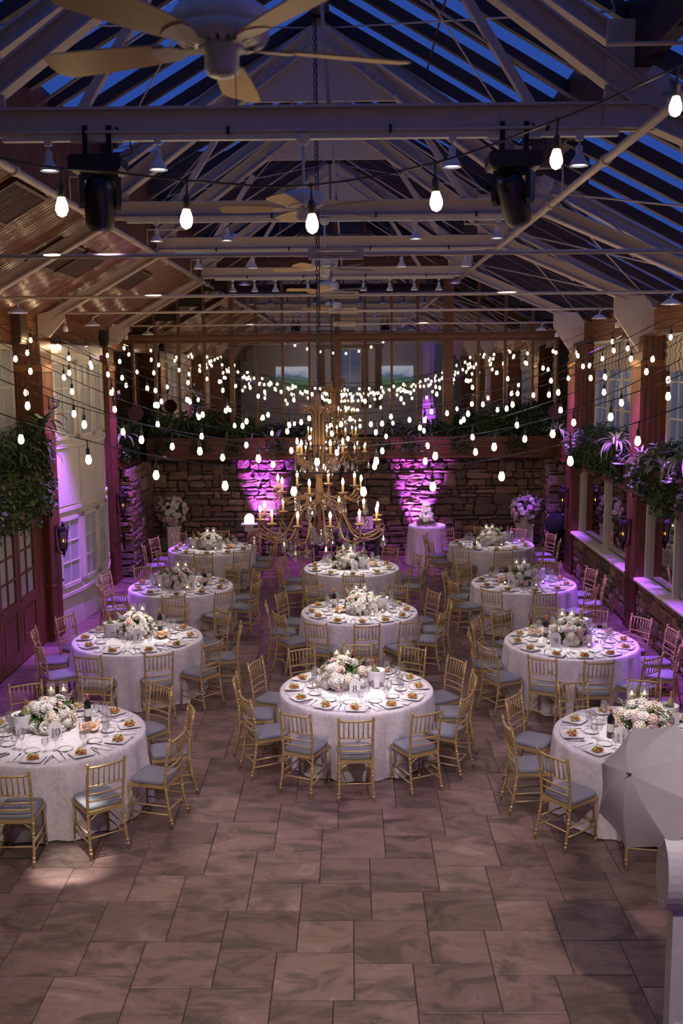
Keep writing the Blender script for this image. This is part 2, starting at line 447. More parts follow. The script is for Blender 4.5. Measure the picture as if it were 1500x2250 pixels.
for (x, y, sz, k) in tiles[300:]:
    vs_, fs = tile_mesh(sz); rest.add([(a + x, b + y, c) for a, b, c in vs_], fs)
ro = rest.ob('tile_field', 'tile', fl); ro['kind'] = 'stuff'

# ---- stones
def stone_mesh(w, h, depth, R):
    """one rough block, local x across, z up, face toward -y"""
    n = max(8, int(8 + 6 * min(1, w)))
    pts = []
    g = 0.011
    hw, hh = w / 2 - g, h / 2 - g
    per = []
    skew = R.uniform(-0.06, 0.06) * min(1, h / 0.15)
    k = 14
    for q in range(k):
        a = 2 * PI * q / k
        c, s_ = math.cos(a), math.sin(a)
        p = 0.32
        x = hw * math.copysign(abs(c) ** p, c); z = hh * math.copysign(abs(s_) ** p, s_)
        per.append((x + R.uniform(-1, 1) * min(0.028, hw * 0.16), z + R.uniform(-1, 1) * min(0.022, hh * 0.24) + skew * x))
    vs_ = [(x, 0.03, z) for x, z in per] + [(x, -depth * 0.55 * R.uniform(0.6, 1.1), z) for x, z in per]
    tilt = R.uniform(-0.3, 0.3); tz = R.uniform(-0.3, 0.3)
    for x, z in per:
        u, v = x * 0.82, z * 0.74
        vs_.append((u, -depth * (1 + tilt * u / hw + tz * v / hh) * R.uniform(0.75, 1.2), v))
    for x, z in per[::2]:
        u, v = x * 0.38, z * 0.36
        vs_.append((u, -depth * (1 + tilt * u / hw + tz * v / hh) * R.uniform(0.8, 1.35), v))
    fs = []
    for q in range(k):
        q2 = (q + 1) % k
        fs.append((q, q2, k + q2, k + q)); fs.append((k + q, k + q2, 2 * k + q2, 2 * k + q))
    m7 = k // 2
    for q in range(m7):
        q2 = (q + 1) % m7
        fs.append((2 * k + 2 * q, 2 * k + 2 * q + 1, 3 * k + q)); fs.append((2 * k + 2 * q + 1, 2 * k + (2 * q + 2) % k, 3 * k + q2, 3 * k + q))
    fs.append(tuple(3 * k + q for q in range(m7)))
    return vs_, fs
def lay_stones(W, H, R, lo=0.1, hi=0.2):
    out = []; z = 0.0
    rows = []
    while z < H - 0.02:
        h = R.uniform(lo, hi)
        if H - z - h < lo * 0.8: h = H - z
        rows.append((z, h)); z += h
    taken = []
    for ri, (z, h) in enumerate(rows):
        x = 0.0
        spans = sorted([t for t in taken if t[2] == ri])
        free = []; cur = 0.0
        for a, b, _ in spans:
            free.append((cur, a)); cur = b
        free.append((cur, W))
        for fa, fb in free:
            x = fa
            while x < fb - 0.02:
                w = R.choice([R.uniform(0.13, 0.28), R.uniform(0.25, 0.55), R.uniform(0.3, 0.7)])
                if fb - x - w < 0.12: w = fb - x
                hh = h
                if ri + 1 < len(rows) and w < 0.6 and w > 0.14 and R.random() < 0.24:
                    hh = h + rows[ri + 1][1]; taken.append((x, x + w, ri + 1))
                out.append((x + w / 2, z + hh / 2, w, hh)); x += w
    return out
def stone_face(root, W, H, place, seed, limit=300, lo=0.07, hi=0.2):
    """place(x,z) -> (loc, rotz) for a stone whose centre lies x along and z up the face"""
    R = random.Random(seed)
    st = lay_stones(W, H, R, lo, hi)
    st.sort(key=lambda t: -t[2] * t[3])
    restm = MB()
    for i, (x, z, w, h) in enumerate(st):
        vs_, fs = stone_mesh(w, h, R.uniform(0.02, 0.052), R)
        loc, rz = place(x, z)
        if i < limit:
            MB().add(vs_, fs).ob('stone', 'stone', root, loc, (0, 0, rz))
        else:
            M = Matrix.Translation(loc) @ Matrix.Rotation(rz, 4, 'Z')
            restm.add([tuple(M @ Vector(v)) for v in vs_], fs)
    if restm.v:
        o = restm.ob('small_stones', 'stone', root); o['kind'] = 'stuff'

# ---- end wall: stone below, timber band, mirror panes between timber posts above
wb_ = MB().box(XL, XR, Y_BACK, Y_BACK + 0.25, -0.1, 9.6).ob('wall_back', 'mortar')
struct(wb_, 'end wall of rough field stone with timber framed mirrors above', 'wall')
stone_face(wb_, 9.66, 2.44, lambda x, z: ((-4.83 + x, Y_BACK, z), 0.0), 11)
band = MB(); 
for q in range(4):
    MB().box(-4.85, 4.85, Y_BACK - 0.55, Y_BACK - 0.5, 2.44 + q * 0.128, 2.44 + q * 0.128 + 0.122).ob('plank', 'wood_long', wb_)
MB().box(-4.85, 4.85, Y_BACK - 0.54, Y_BACK - 0.02, 2.42, 2.455).box(-4.85, 4.85, Y_BACK - 0.5, Y_BACK - 0.03, 2.78, 2.82).ob('ledge', 'soil', wb_)
posts_x = [-5.2, -4.66, -4.09, -3.48, -2.83, -2.24, -1.61, -0.97, -0.30, 0.36, 1.0, 1.62, 2.35, 3.07, 3.71, 4.36, 4.95]
wide = {-2.83: 0.10, -0.30: 0.14, 2.35: 0.235}
for x in posts_x:
    w = wide.get(x, 0.055)
    MB().box(x - w / 2, x + w / 2, Y_BACK - 0.12, Y_BACK - 0.02, 2.9, 9.3).ob('post', 'wood_plain', wb_)
MB().box(-5.5, 5.5, Y_BACK - 0.22, Y_BACK - 0.01, 5.19, 5.40).ob('beam', 'wood_long', wb_)
MB().box(-3.3, 2.5, Y_BACK - 0.22, Y_BACK - 0.01, 6.86, 7.14).ob('beam', 'wood_long', wb_)
def roof_under(x):
    if x < -3.2: return 5.4 + (x + 5.2) * 0.585
    if x > 2.4: return 7.0 - (x - 2.45) * 0.53
    return 9.15 - abs(x - RX) * 0.575
for a, b in zip(posts_x[:-1], posts_x[1:]):
    g = 0.012
    MB().box(a + g, b - g, Y_BACK - 0.035, Y_BACK - 0.012, 2.95, 5.22).ob('mirror_pane', 'mirror', wb_)
    zt = min(roof_under(a), roof_under(b))
    hi = 6.9 if zt > 7.3 else zt
    if hi > 5.5: MB().box(a + g, b - g, Y_BACK - 0.035, Y_BACK - 0.012, 5.38, hi).ob('mirror_pane', 'mirror', wb_)
    if zt > 7.3: MB().box(a + g, b - g, Y_BACK - 0.035, Y_BACK - 0.012, 7.12, zt).ob('mirror_pane', 'mirror', wb_)

# ---- rear wall behind the camera balcony (only the mirrors see it)
wr = MB().box(XL, XR, Y_REAR - 0.2, Y_REAR, -0.1, 9.6).ob('wall_front', 'wall_cream')
struct(wr, 'plain cream end wall behind the balcony', 'wall')
for x in (-1.45, -0.75, 0.75, 1.45):
    MB().box(x - 0.17, x + 0.17, Y_REAR, Y_REAR + 0.12, 2.6, 6.4).ob('pilaster', 'wood_plain', wr)
MB().box(-1.7, 1.7, Y_REAR, Y_REAR + 0.16, 5.6, 5.85).ob('beam', 'wood_plain', wr)
win0 = sroot('window_1', 'tall window in the cream end wall seen in the mirrors', 'window', (0, Y_REAR + 0.03, 0))
for i in range(2):
    for j in range(3):
        MB().box(-0.55 + i * 0.57, -0.02 + i * 0.57, -0.02, 0.0, 3.0 + j * 0.85, 3.8 + j * 0.85).ob('pane', 'dusk_pane', win0)
MB().box(-0.6, 0.6, -0.03, 0.03, 2.94, 3.0).box(-0.6, 0.6, -0.03, 0.03, 5.5, 5.58).box(-0.6, -0.55, -0.03, 0.03, 3, 5.5).box(0.55, 0.6, -0.03, 0.03, 3, 5.5).box(-0.02, 0.02, -0.03, 0.03, 3, 5.5).ob('frame', 'white_paint', win0)
for sx, lab in ((-2.9, 'left'), (2.35, 'right')):
    p = thing('landscape_picture', 'wide landscape picture of green hills, %s one in the mirror' % lab, 'picture', (sx, Y_REAR + 0.06, 4.05), 0, 'landscape pictures')
    MB().box(-0.88, 0.88, -0.02, 0.03, -0.62, 0.62).ob('canvas', 'landscape', p)
    MB().box(-0.92, 0.92, -0.03, 0.04, 0.62, 0.66).box(-0.92, 0.92, -0.03, 0.04, -0.66, -0.62).box(-0.92, -0.88, -0.03, 0.04, -0.62, 0.62).box(0.88, 0.92, -0.03, 0.04, -0.62, 0.62).ob('frame', 'white_paint', p)

# ---- side walls
wl = MB().box(XL - 0.2, XL, Y_REAR, Y_BACK, -0.1, 5.6).ob('wall_left', 'wood_red_y')
struct(wl, 'left side wall of reddish timber boards between the piers', 'wall')
wrt = MB().box(XR, XR + 0.2, Y_REAR, Y_BACK, -0.1, 5.7).ob('wall_right', 'wood_red_y')
struct(wrt, 'right side wall of reddish timber boards between the piers', 'wall')
# timber fascia boards under the eaves
for q in range(4):
    MB().box(-5.32, -5.27, Y_REAR + 0.05, Y_BACK - 0.1, 5.02 + q * 0.125, 5.02 + q * 0.125 + 0.119).ob('fascia_board', 'wood_fascia', wl)
MB().box(-5.6, -5.29, Y_REAR + 0.05, Y_BACK - 0.1, 4.99, 5.02).ob('soffit', 'wood_fascia', wl)
for q in range(4):
    MB().box(5.27, 5.32, Y_REAR + 0.05, Y_BACK - 0.1, 5.07 + q * 0.125, 5.07 + q * 0.125 + 0.119).ob('fascia_board', 'wood_fascia', wrt)

# ---- piers (structure, boarded timber)
trim_i = 0
def pier(side, y0, y1, lab):
    global trim_i
    trim_i += 1
    x0, x1 = (L_FACE - 0.55, L_FACE) if side < 0 else (R_FACE, R_FACE + 0.75)
    root = sroot('trim_%d' % trim_i, lab, 'pier', ((x0 + x1) / 2, (y0 + y1) / 2, 0))
    cx, cy = root.location.x, root.location.y
    hx, hy = (x1 - x0) / 2, (y1 - y0) / 2
    MB().box(-hx, hx, -hy, hy, 0.14, 5.05).ob('shaft', 'wood_red', root)
    MB().box(-hx - 0.02, hx + 0.02, -hy - 0.02, hy + 0.02, 0.0, 0.14).ob('plinth', 'wood_plain', root)
    MB().box(-hx - 0.025, hx + 0.025, -hy - 0.025, hy + 0.025, 0.92, 0.97).ob('dado_rail', 'wood_plain', root)
    fx = hx if side < 0 else -hx
    s = 1 if side < 0 else -1
    n = 7; w = (y1 - y0) / n
    for q in range(n):
        a = -hy + q * w
        MB().box(min(fx, fx + s * 0.012), max(fx, fx + s * 0.012), a + 0.006, a + w - 0.006, 1.0, 4.55).ob('bead_board', 'wood_plain', root)
    MB().box(-hx - 0.03, hx + 0.03, -hy - 0.03, hy + 0.03, 4.55, 4.66).ob('capital', 'wood_fascia', root)
    return root
near = {0: 'beside the balcony', 1: 'second from the balcony', 2: 'third from the balcony'}
for k, yy in enumerate((4.1, 8.7)):
    pier(-1, yy - 0.3, yy + 0.3, 'boarded timber pier on left wall %s' % near[k]); pier(1, yy - 0.3, yy + 0.3, 'boarded timber pier on right wall %s' % near[k])
pier(-1, 12.85, 13.45, 'boarded timber pier on left wall before the glazed doors')
pier(1, 13.1, 13.7, 'boarded timber pier at right edge nearest the tables')
pier(-1, 16.4, 17.0, 'boarded timber pier with lantern between glazed doors and white bay')
pier(-1, 20.9, 21.5, 'boarded timber pier with lantern between white bay and stone corner')
pier(1, 16.75, 17.35, 'boarded timber pier with lantern, nearer one on right side')
pier(1, 21.65, 22.35, 'boarded timber pier with lantern, farther one on right side')

# ---- stone returns at the far corners
def stone_block(name, lab, x0, x1, y0, y1, z1, faces, seed, limit=60):
    o = MB().box(x0 + 0.03, x1 - 0.03, y0 + 0.03, y1 - 0.03, -0.05, z1).ob(name, 'mortar'); struct(o, lab, 'wall')
    for f in faces:
        if f == '-y': stone_face(o, x1 - x0, z1, lambda x, z: ((x0 + x, y0 + 0.03, z), 0.0), seed, limit)
        if f == '+x': stone_face(o, y1 - y0, z1, lambda x, z: ((x1 - 0.03, y0 + x, z), PI / 2), seed + 1, limit)
        if f == '-x': stone_face(o, y1 - y0, z1, lambda x, z: ((x0 + 0.03, y1 - x, z), -PI / 2), seed + 2, limit)
    return o
stone_block('wall_corner_left', 'stone clad return at far left corner', -5.6, -4.82, 21.7, 24.15, 2.42, ['+x', '-y'], 21)
stone_block('wall_corner_right', 'stone clad column at far right corner', 4.62, 5.2, 23.3, 24.15, 2.42, ['-x', '-y'], 31)

# ---- right side bays: stone knee wall, pale sill, mirror with white posts
bays = [(9.0, 13.1, 'near'), (13.7, 16.75, 'middle'), (17.35, 21.65, 'far')]
wi = 2
for k, (a, b, nm) in enumerate(bays):
    kw = stone_block('wall_knee_%d' % (k + 1), 'low stone wall under the right side mirrors, %s bay' % nm, 4.90, 5.12, a, b, 0.92, ['-x'], 41 + k * 5, 110)
    MB().prism([(4.82, 0.935), (4.82, 0.965), (4.85, 0.985), (5.1, 0.985), (5.1, 0.92), (4.86, 0.92)], 1, a, b).ob('sill', 'white_paint', kw)
    n = max(2, round((b - a) / 2.1)); w = (b - a) / n
    wn = sroot('window_%d' % wi, 'mirrored opening above the stone sill, %s right bay' % nm, 'mirror', (5.07, a, 0)); wi += 1
    for q in range(n):
        MB().box(0, 0.02, q * w + 0.05, (q + 1) * w - 0.05, 1.02, 2.42).ob('mirror_pane', 'mirror', wn)
    for q in range(n + 1):
        y = min(max(q * w, 0.05), b - a - 0.05)
        MB().box(-0.07, 0.03, y - 0.035, y + 0.035, 0.985, 2.46).ob('post', 'white_paint', wn)
    MB().box(-0.06, 0.03, 0, b - a, 2.38, 2.46).ob('head', 'white_paint', wn)

# ---- planter boxes high on both side walls
def planter(side, y0, y1, lab):
    x0, x1 = (-5.58, -5.0) if side < 0 else (4.8, 5.58)
    o = thing('planter_box', lab, 'planter', ((x0 + x1) / 2, (y0 + y1) / 2, 2.46), 0, 'timber planter boxes along the walls')
    hx, hy = (x1 - x0) / 2, (y1 - y0) / 2
    s = 1 if side < 0 else -1
    fx = s * hx
    for q in range(4):
        MB().box(min(fx, fx - s * 0.04), max(fx, fx - s * 0.04), -hy, hy, q * 0.12, q * 0.12 + 0.115).ob('plank', 'wood_plain', o)
    MB().box(-hx + 0.03, hx - 0.03, -hy, hy, 0.0, 0.04).ob('bottom', 'wood_plain', o)
    MB().box(-hx + 0.04, hx - 0.04, -hy + 0.01, hy - 0.01, 0.3, 0.36).ob('soil', 'soil', o)
    MB().box(min(fx, fx + s * 0.02), max(fx, fx + s * 0.02), -hy, hy, -0.03, 0.012).ob('lip', 'wood_fascia', o)
    return o
planter(1, 9.0, 13.1, 'timber planter box on right wall nearest the balcony')
planter(1, 13.7, 16.75, 'timber planter box above mirrors at right edge')
planter(1, 17.35, 21.65, 'timber planter box between the two right lantern piers')
planter(1, 22.35, 23.3, 'short timber planter box at far right corner')
planter(-1, 13.45, 16.4, 'timber planter box above the glazed timber doors')
planter(-1, 21.5, 23.55, 'timber planter box above far left stone corner')
sc_ = MB().box(-5.58, -4.99, 13.5, 16.35, 2.3, 2.455).ob('trim_stone', 'mortar'); struct(sc_, 'stone lintel course over the glazed doors', 'trim')
stone_face(sc_, 2.85, 0.16, lambda x, z: ((-4.99, 13.5 + x, 2.3 + z), PI / 2), 77, 40, 0.14, 0.16)

# ---- glazed timber doors, left
di = 1
for (a, b, nm) in ((13.5, 14.22, 'cut by left edge of photo'), (14.24, 15.12, 'middle leaf'), (15.14, 16.02, 'leaf nearest the lantern pier')):
    d = sroot('door_%d' % di, 'timber door with six frosted panes, %s' % nm, 'door', (-5.2, a, 0)); di += 1
    w = b - a; st = 0.115
    f = MB().box(-0.03, 0.03, 0, st, 0.03, 2.26).box(-0.03, 0.03, w - st, w, 0.03, 2.26).box(-0.03, 0.03, st, w - st, 2.13, 2.26).box(-0.03, 0.03, st, w - st, 0.86, 1.02).box(-0.03, 0.03, st, w - st, 0.03, 0.24)
    f.ob('stile_frame', 'wood_door', d)
    MB().box(-0.018, 0.012, st, w - st, 0.24, 0.86).box(-0.018, 0.024, st + 0.07, w - st - 0.07, 0.31, 0.79).ob('panel', 'wood_door', d)
    gw = (w - 2 * st); gh = (2.13 - 1.02)
    mb = MB().box(-0.022, 0.022, w / 2 - 0.018, w / 2 + 0.018, 1.02, 2.13)
    for j in (1, 2): mb.box(-0.022, 0.022, st, w - st, 1.02 + gh * j / 3 - 0.018, 1.02 + gh * j / 3 + 0.018)
    mb.ob('muntin', 'wood_door', d)
    for i in range(2):
        for j in range(3):
            MB().box(-0.006, 0.0, st + gw * i / 2 + 0.012, st + gw * (i + 1) / 2 - 0.012, 1.02 + gh * j / 3 + 0.012, 1.02 + gh * (j + 1) / 3 - 0.012).ob('pane', 'frosted_pane', d)
    MB().tube([(0.03, st * 0.5, 1.0), (0.08, st * 0.5, 1.0), (0.08, st * 0.5 + 0.1, 1.0)], 0.01, 6).ob('handle', 'bronze', d)
MB().box(-5.58, -5.17, 16.02, 16.4, 0, 2.3).ob('door_jamb', 'wood_door', wl)

# ---- white bay with windows, left
bay = sroot('wall_bay', 'white panelled bow bay with windows on left side', 'wall')
poly = [(-5.55, 17.0), (-5.13, 17.02), (-4.93, 17.9), (-4.86, 18.75), (-4.9, 19.6), (-5.1, 20.5), (-5.55, 20.9)]
def facet_panel(root, p, q, z0, z1, t0, t1, mat, name, u0=0.0, u1=1.0):
    """slab on the facet p->q between heights, from offset t0 to t1 out of the facet (normal to hall)"""
    p, q = Vector((*p, 0)), Vector((*q, 0)); d = q - p; nrm = Vector((d.y, -d.x, 0)).normalized()
    a = p + d * u0; b = p + d * u1
    vs_ = []
    for z in (z0, z1):
        for base in (a, b):
            for t in (t0, t1): vs_.append(tuple(base + nrm * t + Vector((0, 0, z))))
    fs = [(0, 2, 3, 1), (4, 5, 7, 6), (0, 1, 5, 4), (2, 6, 7, 3), (0, 4, 6, 2), (1, 3, 7, 5)]
    return MB().add(vs_, fs).ob(name, mat, root)
for k in range(len(poly) - 1):
    p, q = poly[k], poly[k + 1]
    facet_panel(bay, p, q, 0, 5.02, -0.25, 0.0, 'white_paint', 'wall_panel')
    facet_panel(bay, p, q, 0.58, 0.64, 0, 0.05, 'white_paint', 'moulding')
    facet_panel(bay, p, q, 2.1, 2.16, 0, 0.05, 'white_paint', 'moulding')
    facet_panel(bay, p, q, 3.22, 3.28, 0, 0.05, 'white_paint', 'moulding')
    facet_panel(bay, p, q, 4.86, 5.0, 0, 0.06, 'white_paint', 'cornice')
    if k in (1, 2, 3, 4):
        facet_panel(bay, p, q, 2.2, 3.2, 0, 0.018, 'white_paint', 'inset_panel', 0.1, 0.9)
        for (z0, z1, nm) in ((0.74, 2.0, 'lower'), (3.36, 4.74, 'upper')):
            wn = sroot('window_%d' % wi, 'white six-pane %s window of the bay, %s facet' % (nm, ['', 'nearest', 'second', 'third', 'far'][k]), 'window'); wi += 1
            L = (Vector(q) - Vector(p)).length; fr = 0.09 / L
            lo, hi_ = 0.06, 0.94
            facet_panel(wn, p, q, z0, z0 + 0.07, 0, 0.045, 'white_paint', 'frame', lo, hi_)
            facet_panel(wn, p, q, z1 - 0.07, z1, 0, 0.045, 'white_paint', 'frame', lo, hi_)
            facet_panel(wn, p, q, z0, z1, 0, 0.045, 'white_paint', 'frame', lo, lo + fr)
            facet_panel(wn, p, q, z0, z1, 0, 0.045, 'white_paint', 'frame', hi_ - fr, hi_)
            for i in range(2):
                for j in range(3):
                    u0 = lo + fr + (hi_ - lo - 2 * fr) * i / 2; u1 = lo + fr + (hi_ - lo - 2 * fr) * (i + 1) / 2
                    za = z0 + 0.07 + (z1 - z0 - 0.14) * j / 3; zb = z0 + 0.07 + (z1 - z0 - 0.14) * (j + 1) / 3
                    facet_panel(wn, p, q, za + 0.01, zb - 0.01, 0.004, 0.012, 'frosted_pane', 'pane', u0 + 0.008, u1 - 0.008)
            mu = 0.012 / L
            mid = (lo + hi_) / 2
            facet_panel(wn, p, q, z0 + 0.07, z1 - 0.07, 0.01, 0.03, 'white_paint', 'muntin', mid - mu, mid + mu)
            for j in (1, 2):
                zz = z0 + 0.07 + (z1 - z0 - 0.14) * j / 3
                facet_panel(wn, p, q, zz - 0.012, zz + 0.012, 0.01, 0.03, 'white_paint', 'muntin', lo + fr, hi_ - fr)
# upper windows on both walls
def upper_window(side, y0, y1, lab, n=3):
    global wi
    x = -5.56 if side < 0 else 5.34
    s = 1 if side < 0 else -1
    wn = sroot('window_%d' % wi, lab, 'window', (x, y0, 0)); wi += 1
    w = y1 - y0
    fr = MB().box(min(0, s * 0.08), max(0, s * 0.08), 0, w, 3.0, 3.1).box(min(0, s * 0.08), max(0, s * 0.08), 0, w, 4.9, 5.02)
    for k in range(n + 1):
        yy = min(max(k * w / n, 0.05), w - 0.05); fr.box(min(0, s * 0.08), max(0, s * 0.08), yy - 0.05, yy + 0.05, 3.1, 4.9)
    fr.ob('frame', 'white_paint', wn)
    mu = MB()
    for k in range(n):
        a = k * w / n + 0.05; b = (k + 1) * w / n - 0.05
        for i in range(2):
            for j in range(3):
                MB().box(min(s * 0.02, s * 0.03), max(s * 0.02, s * 0.03), a + (b - a) * i / 2 + 0.01, a + (b - a) * (i + 1) / 2 - 0.01, 3.1 + 0.6 * j + 0.01, 3.1 + 0.6 * (j + 1) - 0.01).ob('pane', 'dusk_pane' if side > 0 else 'frosted_pane', wn)
        mu.box(min(s * 0.015, s * 0.05), max(s * 0.015, s * 0.05), (a + b) / 2 - 0.013, (a + b) / 2 + 0.013, 3.1, 4.9)
        for j in (1, 2): mu.box(min(s * 0.015, s * 0.05), max(s * 0.015, s * 0.05), a, b, 3.1 + 0.6 * j - 0.013, 3.1 + 0.6 * j + 0.013)
    mu.ob('muntin', 'white_paint', wn)
upper_window(-1, 13.5, 16.35, 'white framed window above planter at left edge')
upper_window(-1, 9.1, 12.8, 'white framed window on left wall near the balcony')
upper_window(1, 13.8, 16.7, 'white framed window behind striped blind at right edge')
upper_window(1, 17.4, 21.6, 'white framed window behind striped blind between right piers', 4)
upper_window(1, 22.4, 24.05, 'white framed window at far right corner', 2)
upper_window(1, 9.1, 13.05, 'white framed window on right wall near the balcony')
def blind(y0, y1, z0, lab, nsw=4):
    o = thing('roman_blind', lab, 'blind', (5.2, y0, 0), 0, 'striped roman blinds')
    n = 26; w = (y1 - y0); mb = MB(); rows = [(0, 5.06)] + [(1, 4.94), (0.3, 4.9), (1.0, 4.8), (0.35, 4.76), (1.05, 4.64), (0.5, z0 + 0.03), (0.3, z0)]
    for j, (t, z) in enumerate(rows):
        for k in range(n + 1):
            u = k / n; dz = -0.05 * abs(math.sin(u * nsw * PI)) * (j / len(rows))
            mb.v.append((-0.045 * t + 0.03 - 0.012 * math.sin(u * nsw * PI * 2), u * w, z + dz))
    for j in range(len(rows) - 1):
        for k in range(n):
            a = j * (n + 1) + k; mb.f.append((a, a + 1, a + n + 2, a + n + 1)); mb.sm.append(True)
    mb.ob('fabric', 'stripe_fabric', o)
    MB().box(0.0, 0.06, 0, w, 5.03, 5.08).ob('head_rail', 'white_paint', o)
blind(13.85, 16.65, 4.5, 'striped roman blind at right edge of photo')
blind(17.45, 19.45, 4.5, 'striped roman blind just beyond nearer right lantern pier')
blind(19.55, 21.55, 4.5, 'striped roman blind just before farther right lantern pier')
blind(22.42, 24.0, 3.7, 'long striped blind at far right corner', 2)
blind(9.2, 13.0, 4.5, 'striped roman blind nearest the balcony on right')

# ================================================================== ROOF
ceil = sroot('ceiling', 'glazed pitched roof with dark timber rafters', 'roof')
def rafters(xa, za, xb, zb, y0, y1, step, depth, width, off=0.0):
    y = y0 + off; n = 0
    d = Vector((xb - xa, 0, zb - za)); nrm = Vector((-d.z, 0, d.x)).normalized()
    if nrm.z < 0: nrm = -nrm
    L = d.length
    base = MB().bar((0, 0, 0), tuple(d), width, depth, tuple(nrm)).mesh('rafter', 'wood_dark')
    pane = MB().bar((0, 0, 0), tuple(d), step - width, 0.008, tuple(nrm)).mesh('pane', 'roof_glass')
    off_r = -nrm * (depth / 2)
    while y < y1:
        link('rafter', base, ceil, (xa + off_r.x, y, za + off_r.z))
        link('pane', pane, ceil, (xa, y + step / 2, za))
        y += step
GZ = 9.15
rafters(-3.25, 7.46, RX, GZ, Y_REAR, Y_BACK, 0.76, 0.125, 0.085)
rafters(2.42, 7.55, RX, GZ, Y_REAR, Y_BACK, 0.76, 0.125, 0.085)
rafters(2.45, 7.1, 5.75, 5.42, Y_REAR, Y_BACK, 0.76, 0.13, 0.085, 0.2)
MB().box(RX - 0.12, RX + 0.12, Y_REAR, Y_BACK, GZ - 0.12, GZ + 0.1).ob('ridge_beam', 'wood_dark', ceil)
MB().bar((-1.7, Y_REAR, 8.28), (-1.7, Y_BACK, 8.28), 0.02, 0.02).ob('purlin', 'wood_dark', ceil)
MB().bar((1.0, Y_REAR, 8.28), (1.0, Y_BACK, 8.28), 0.02, 0.02).ob('purlin', 'wood_dark', ceil)
MB().box(2.36, 2.5, Y_REAR, Y_BACK, 7.0, 7.62).ob('clerestory_beam', 'wood_dark', ceil)
MB().box(-3.34, -3.22, Y_REAR, Y_BACK, 6.5, 7.52).ob('clerestory_wall', 'wood_red_y', ceil)
# boarded slope on the left
d = Vector((2.1, 0, 1.2)); nrm = Vector((-1.2, 0, 2.1)).normalized()
MB().bar((-5.35, (Y_REAR + Y_BACK) / 2, 5.49), (-3.25, (Y_REAR + Y_BACK) / 2, 6.69), Y_BACK - Y_REAR, 0.05, tuple(nrm)).ob('slope_backing', 'wood_dark', ceil)
bd = MB(); bwid = 0.105; yy = Y_REAR
while yy < Y_BACK - 0.05:
    st = len(bd.v); nseg = 5
    for (px_, pz_) in ((-5.35, 5.44), (-3.25, 6.64)):
        for q in range(nseg + 1):
            t = q / nseg; cup = 0.0075 * (1 - (2 * t - 1) ** 2)
            bd.v.append((px_ + nrm.x * -cup, yy + 0.003 + t * (bwid - 0.006), pz_ - nrm.z * cup))
    for q in range(nseg): bd.f.append((st + q, st + q + 1, st + nseg + 2 + q, st + nseg + 1 + q)); bd.sm.append(True)
    yy += bwid
bo_ = bd.ob('ceiling_boards', 'wood_ceiling', ceil); bo_['kind'] = 'stuff'
MB().bar((-5.7, Y_REAR, 5.52), (-5.7, Y_BACK, 5.52), 0.9, 0.06).ob('eave_board', 'wood_plain', ceil)
MB().bar((5.5, Y_REAR, 5.6), (5.5, Y_BACK, 5.6), 0.5, 0.08).ob('eave_board', 'wood_plain', ceil)

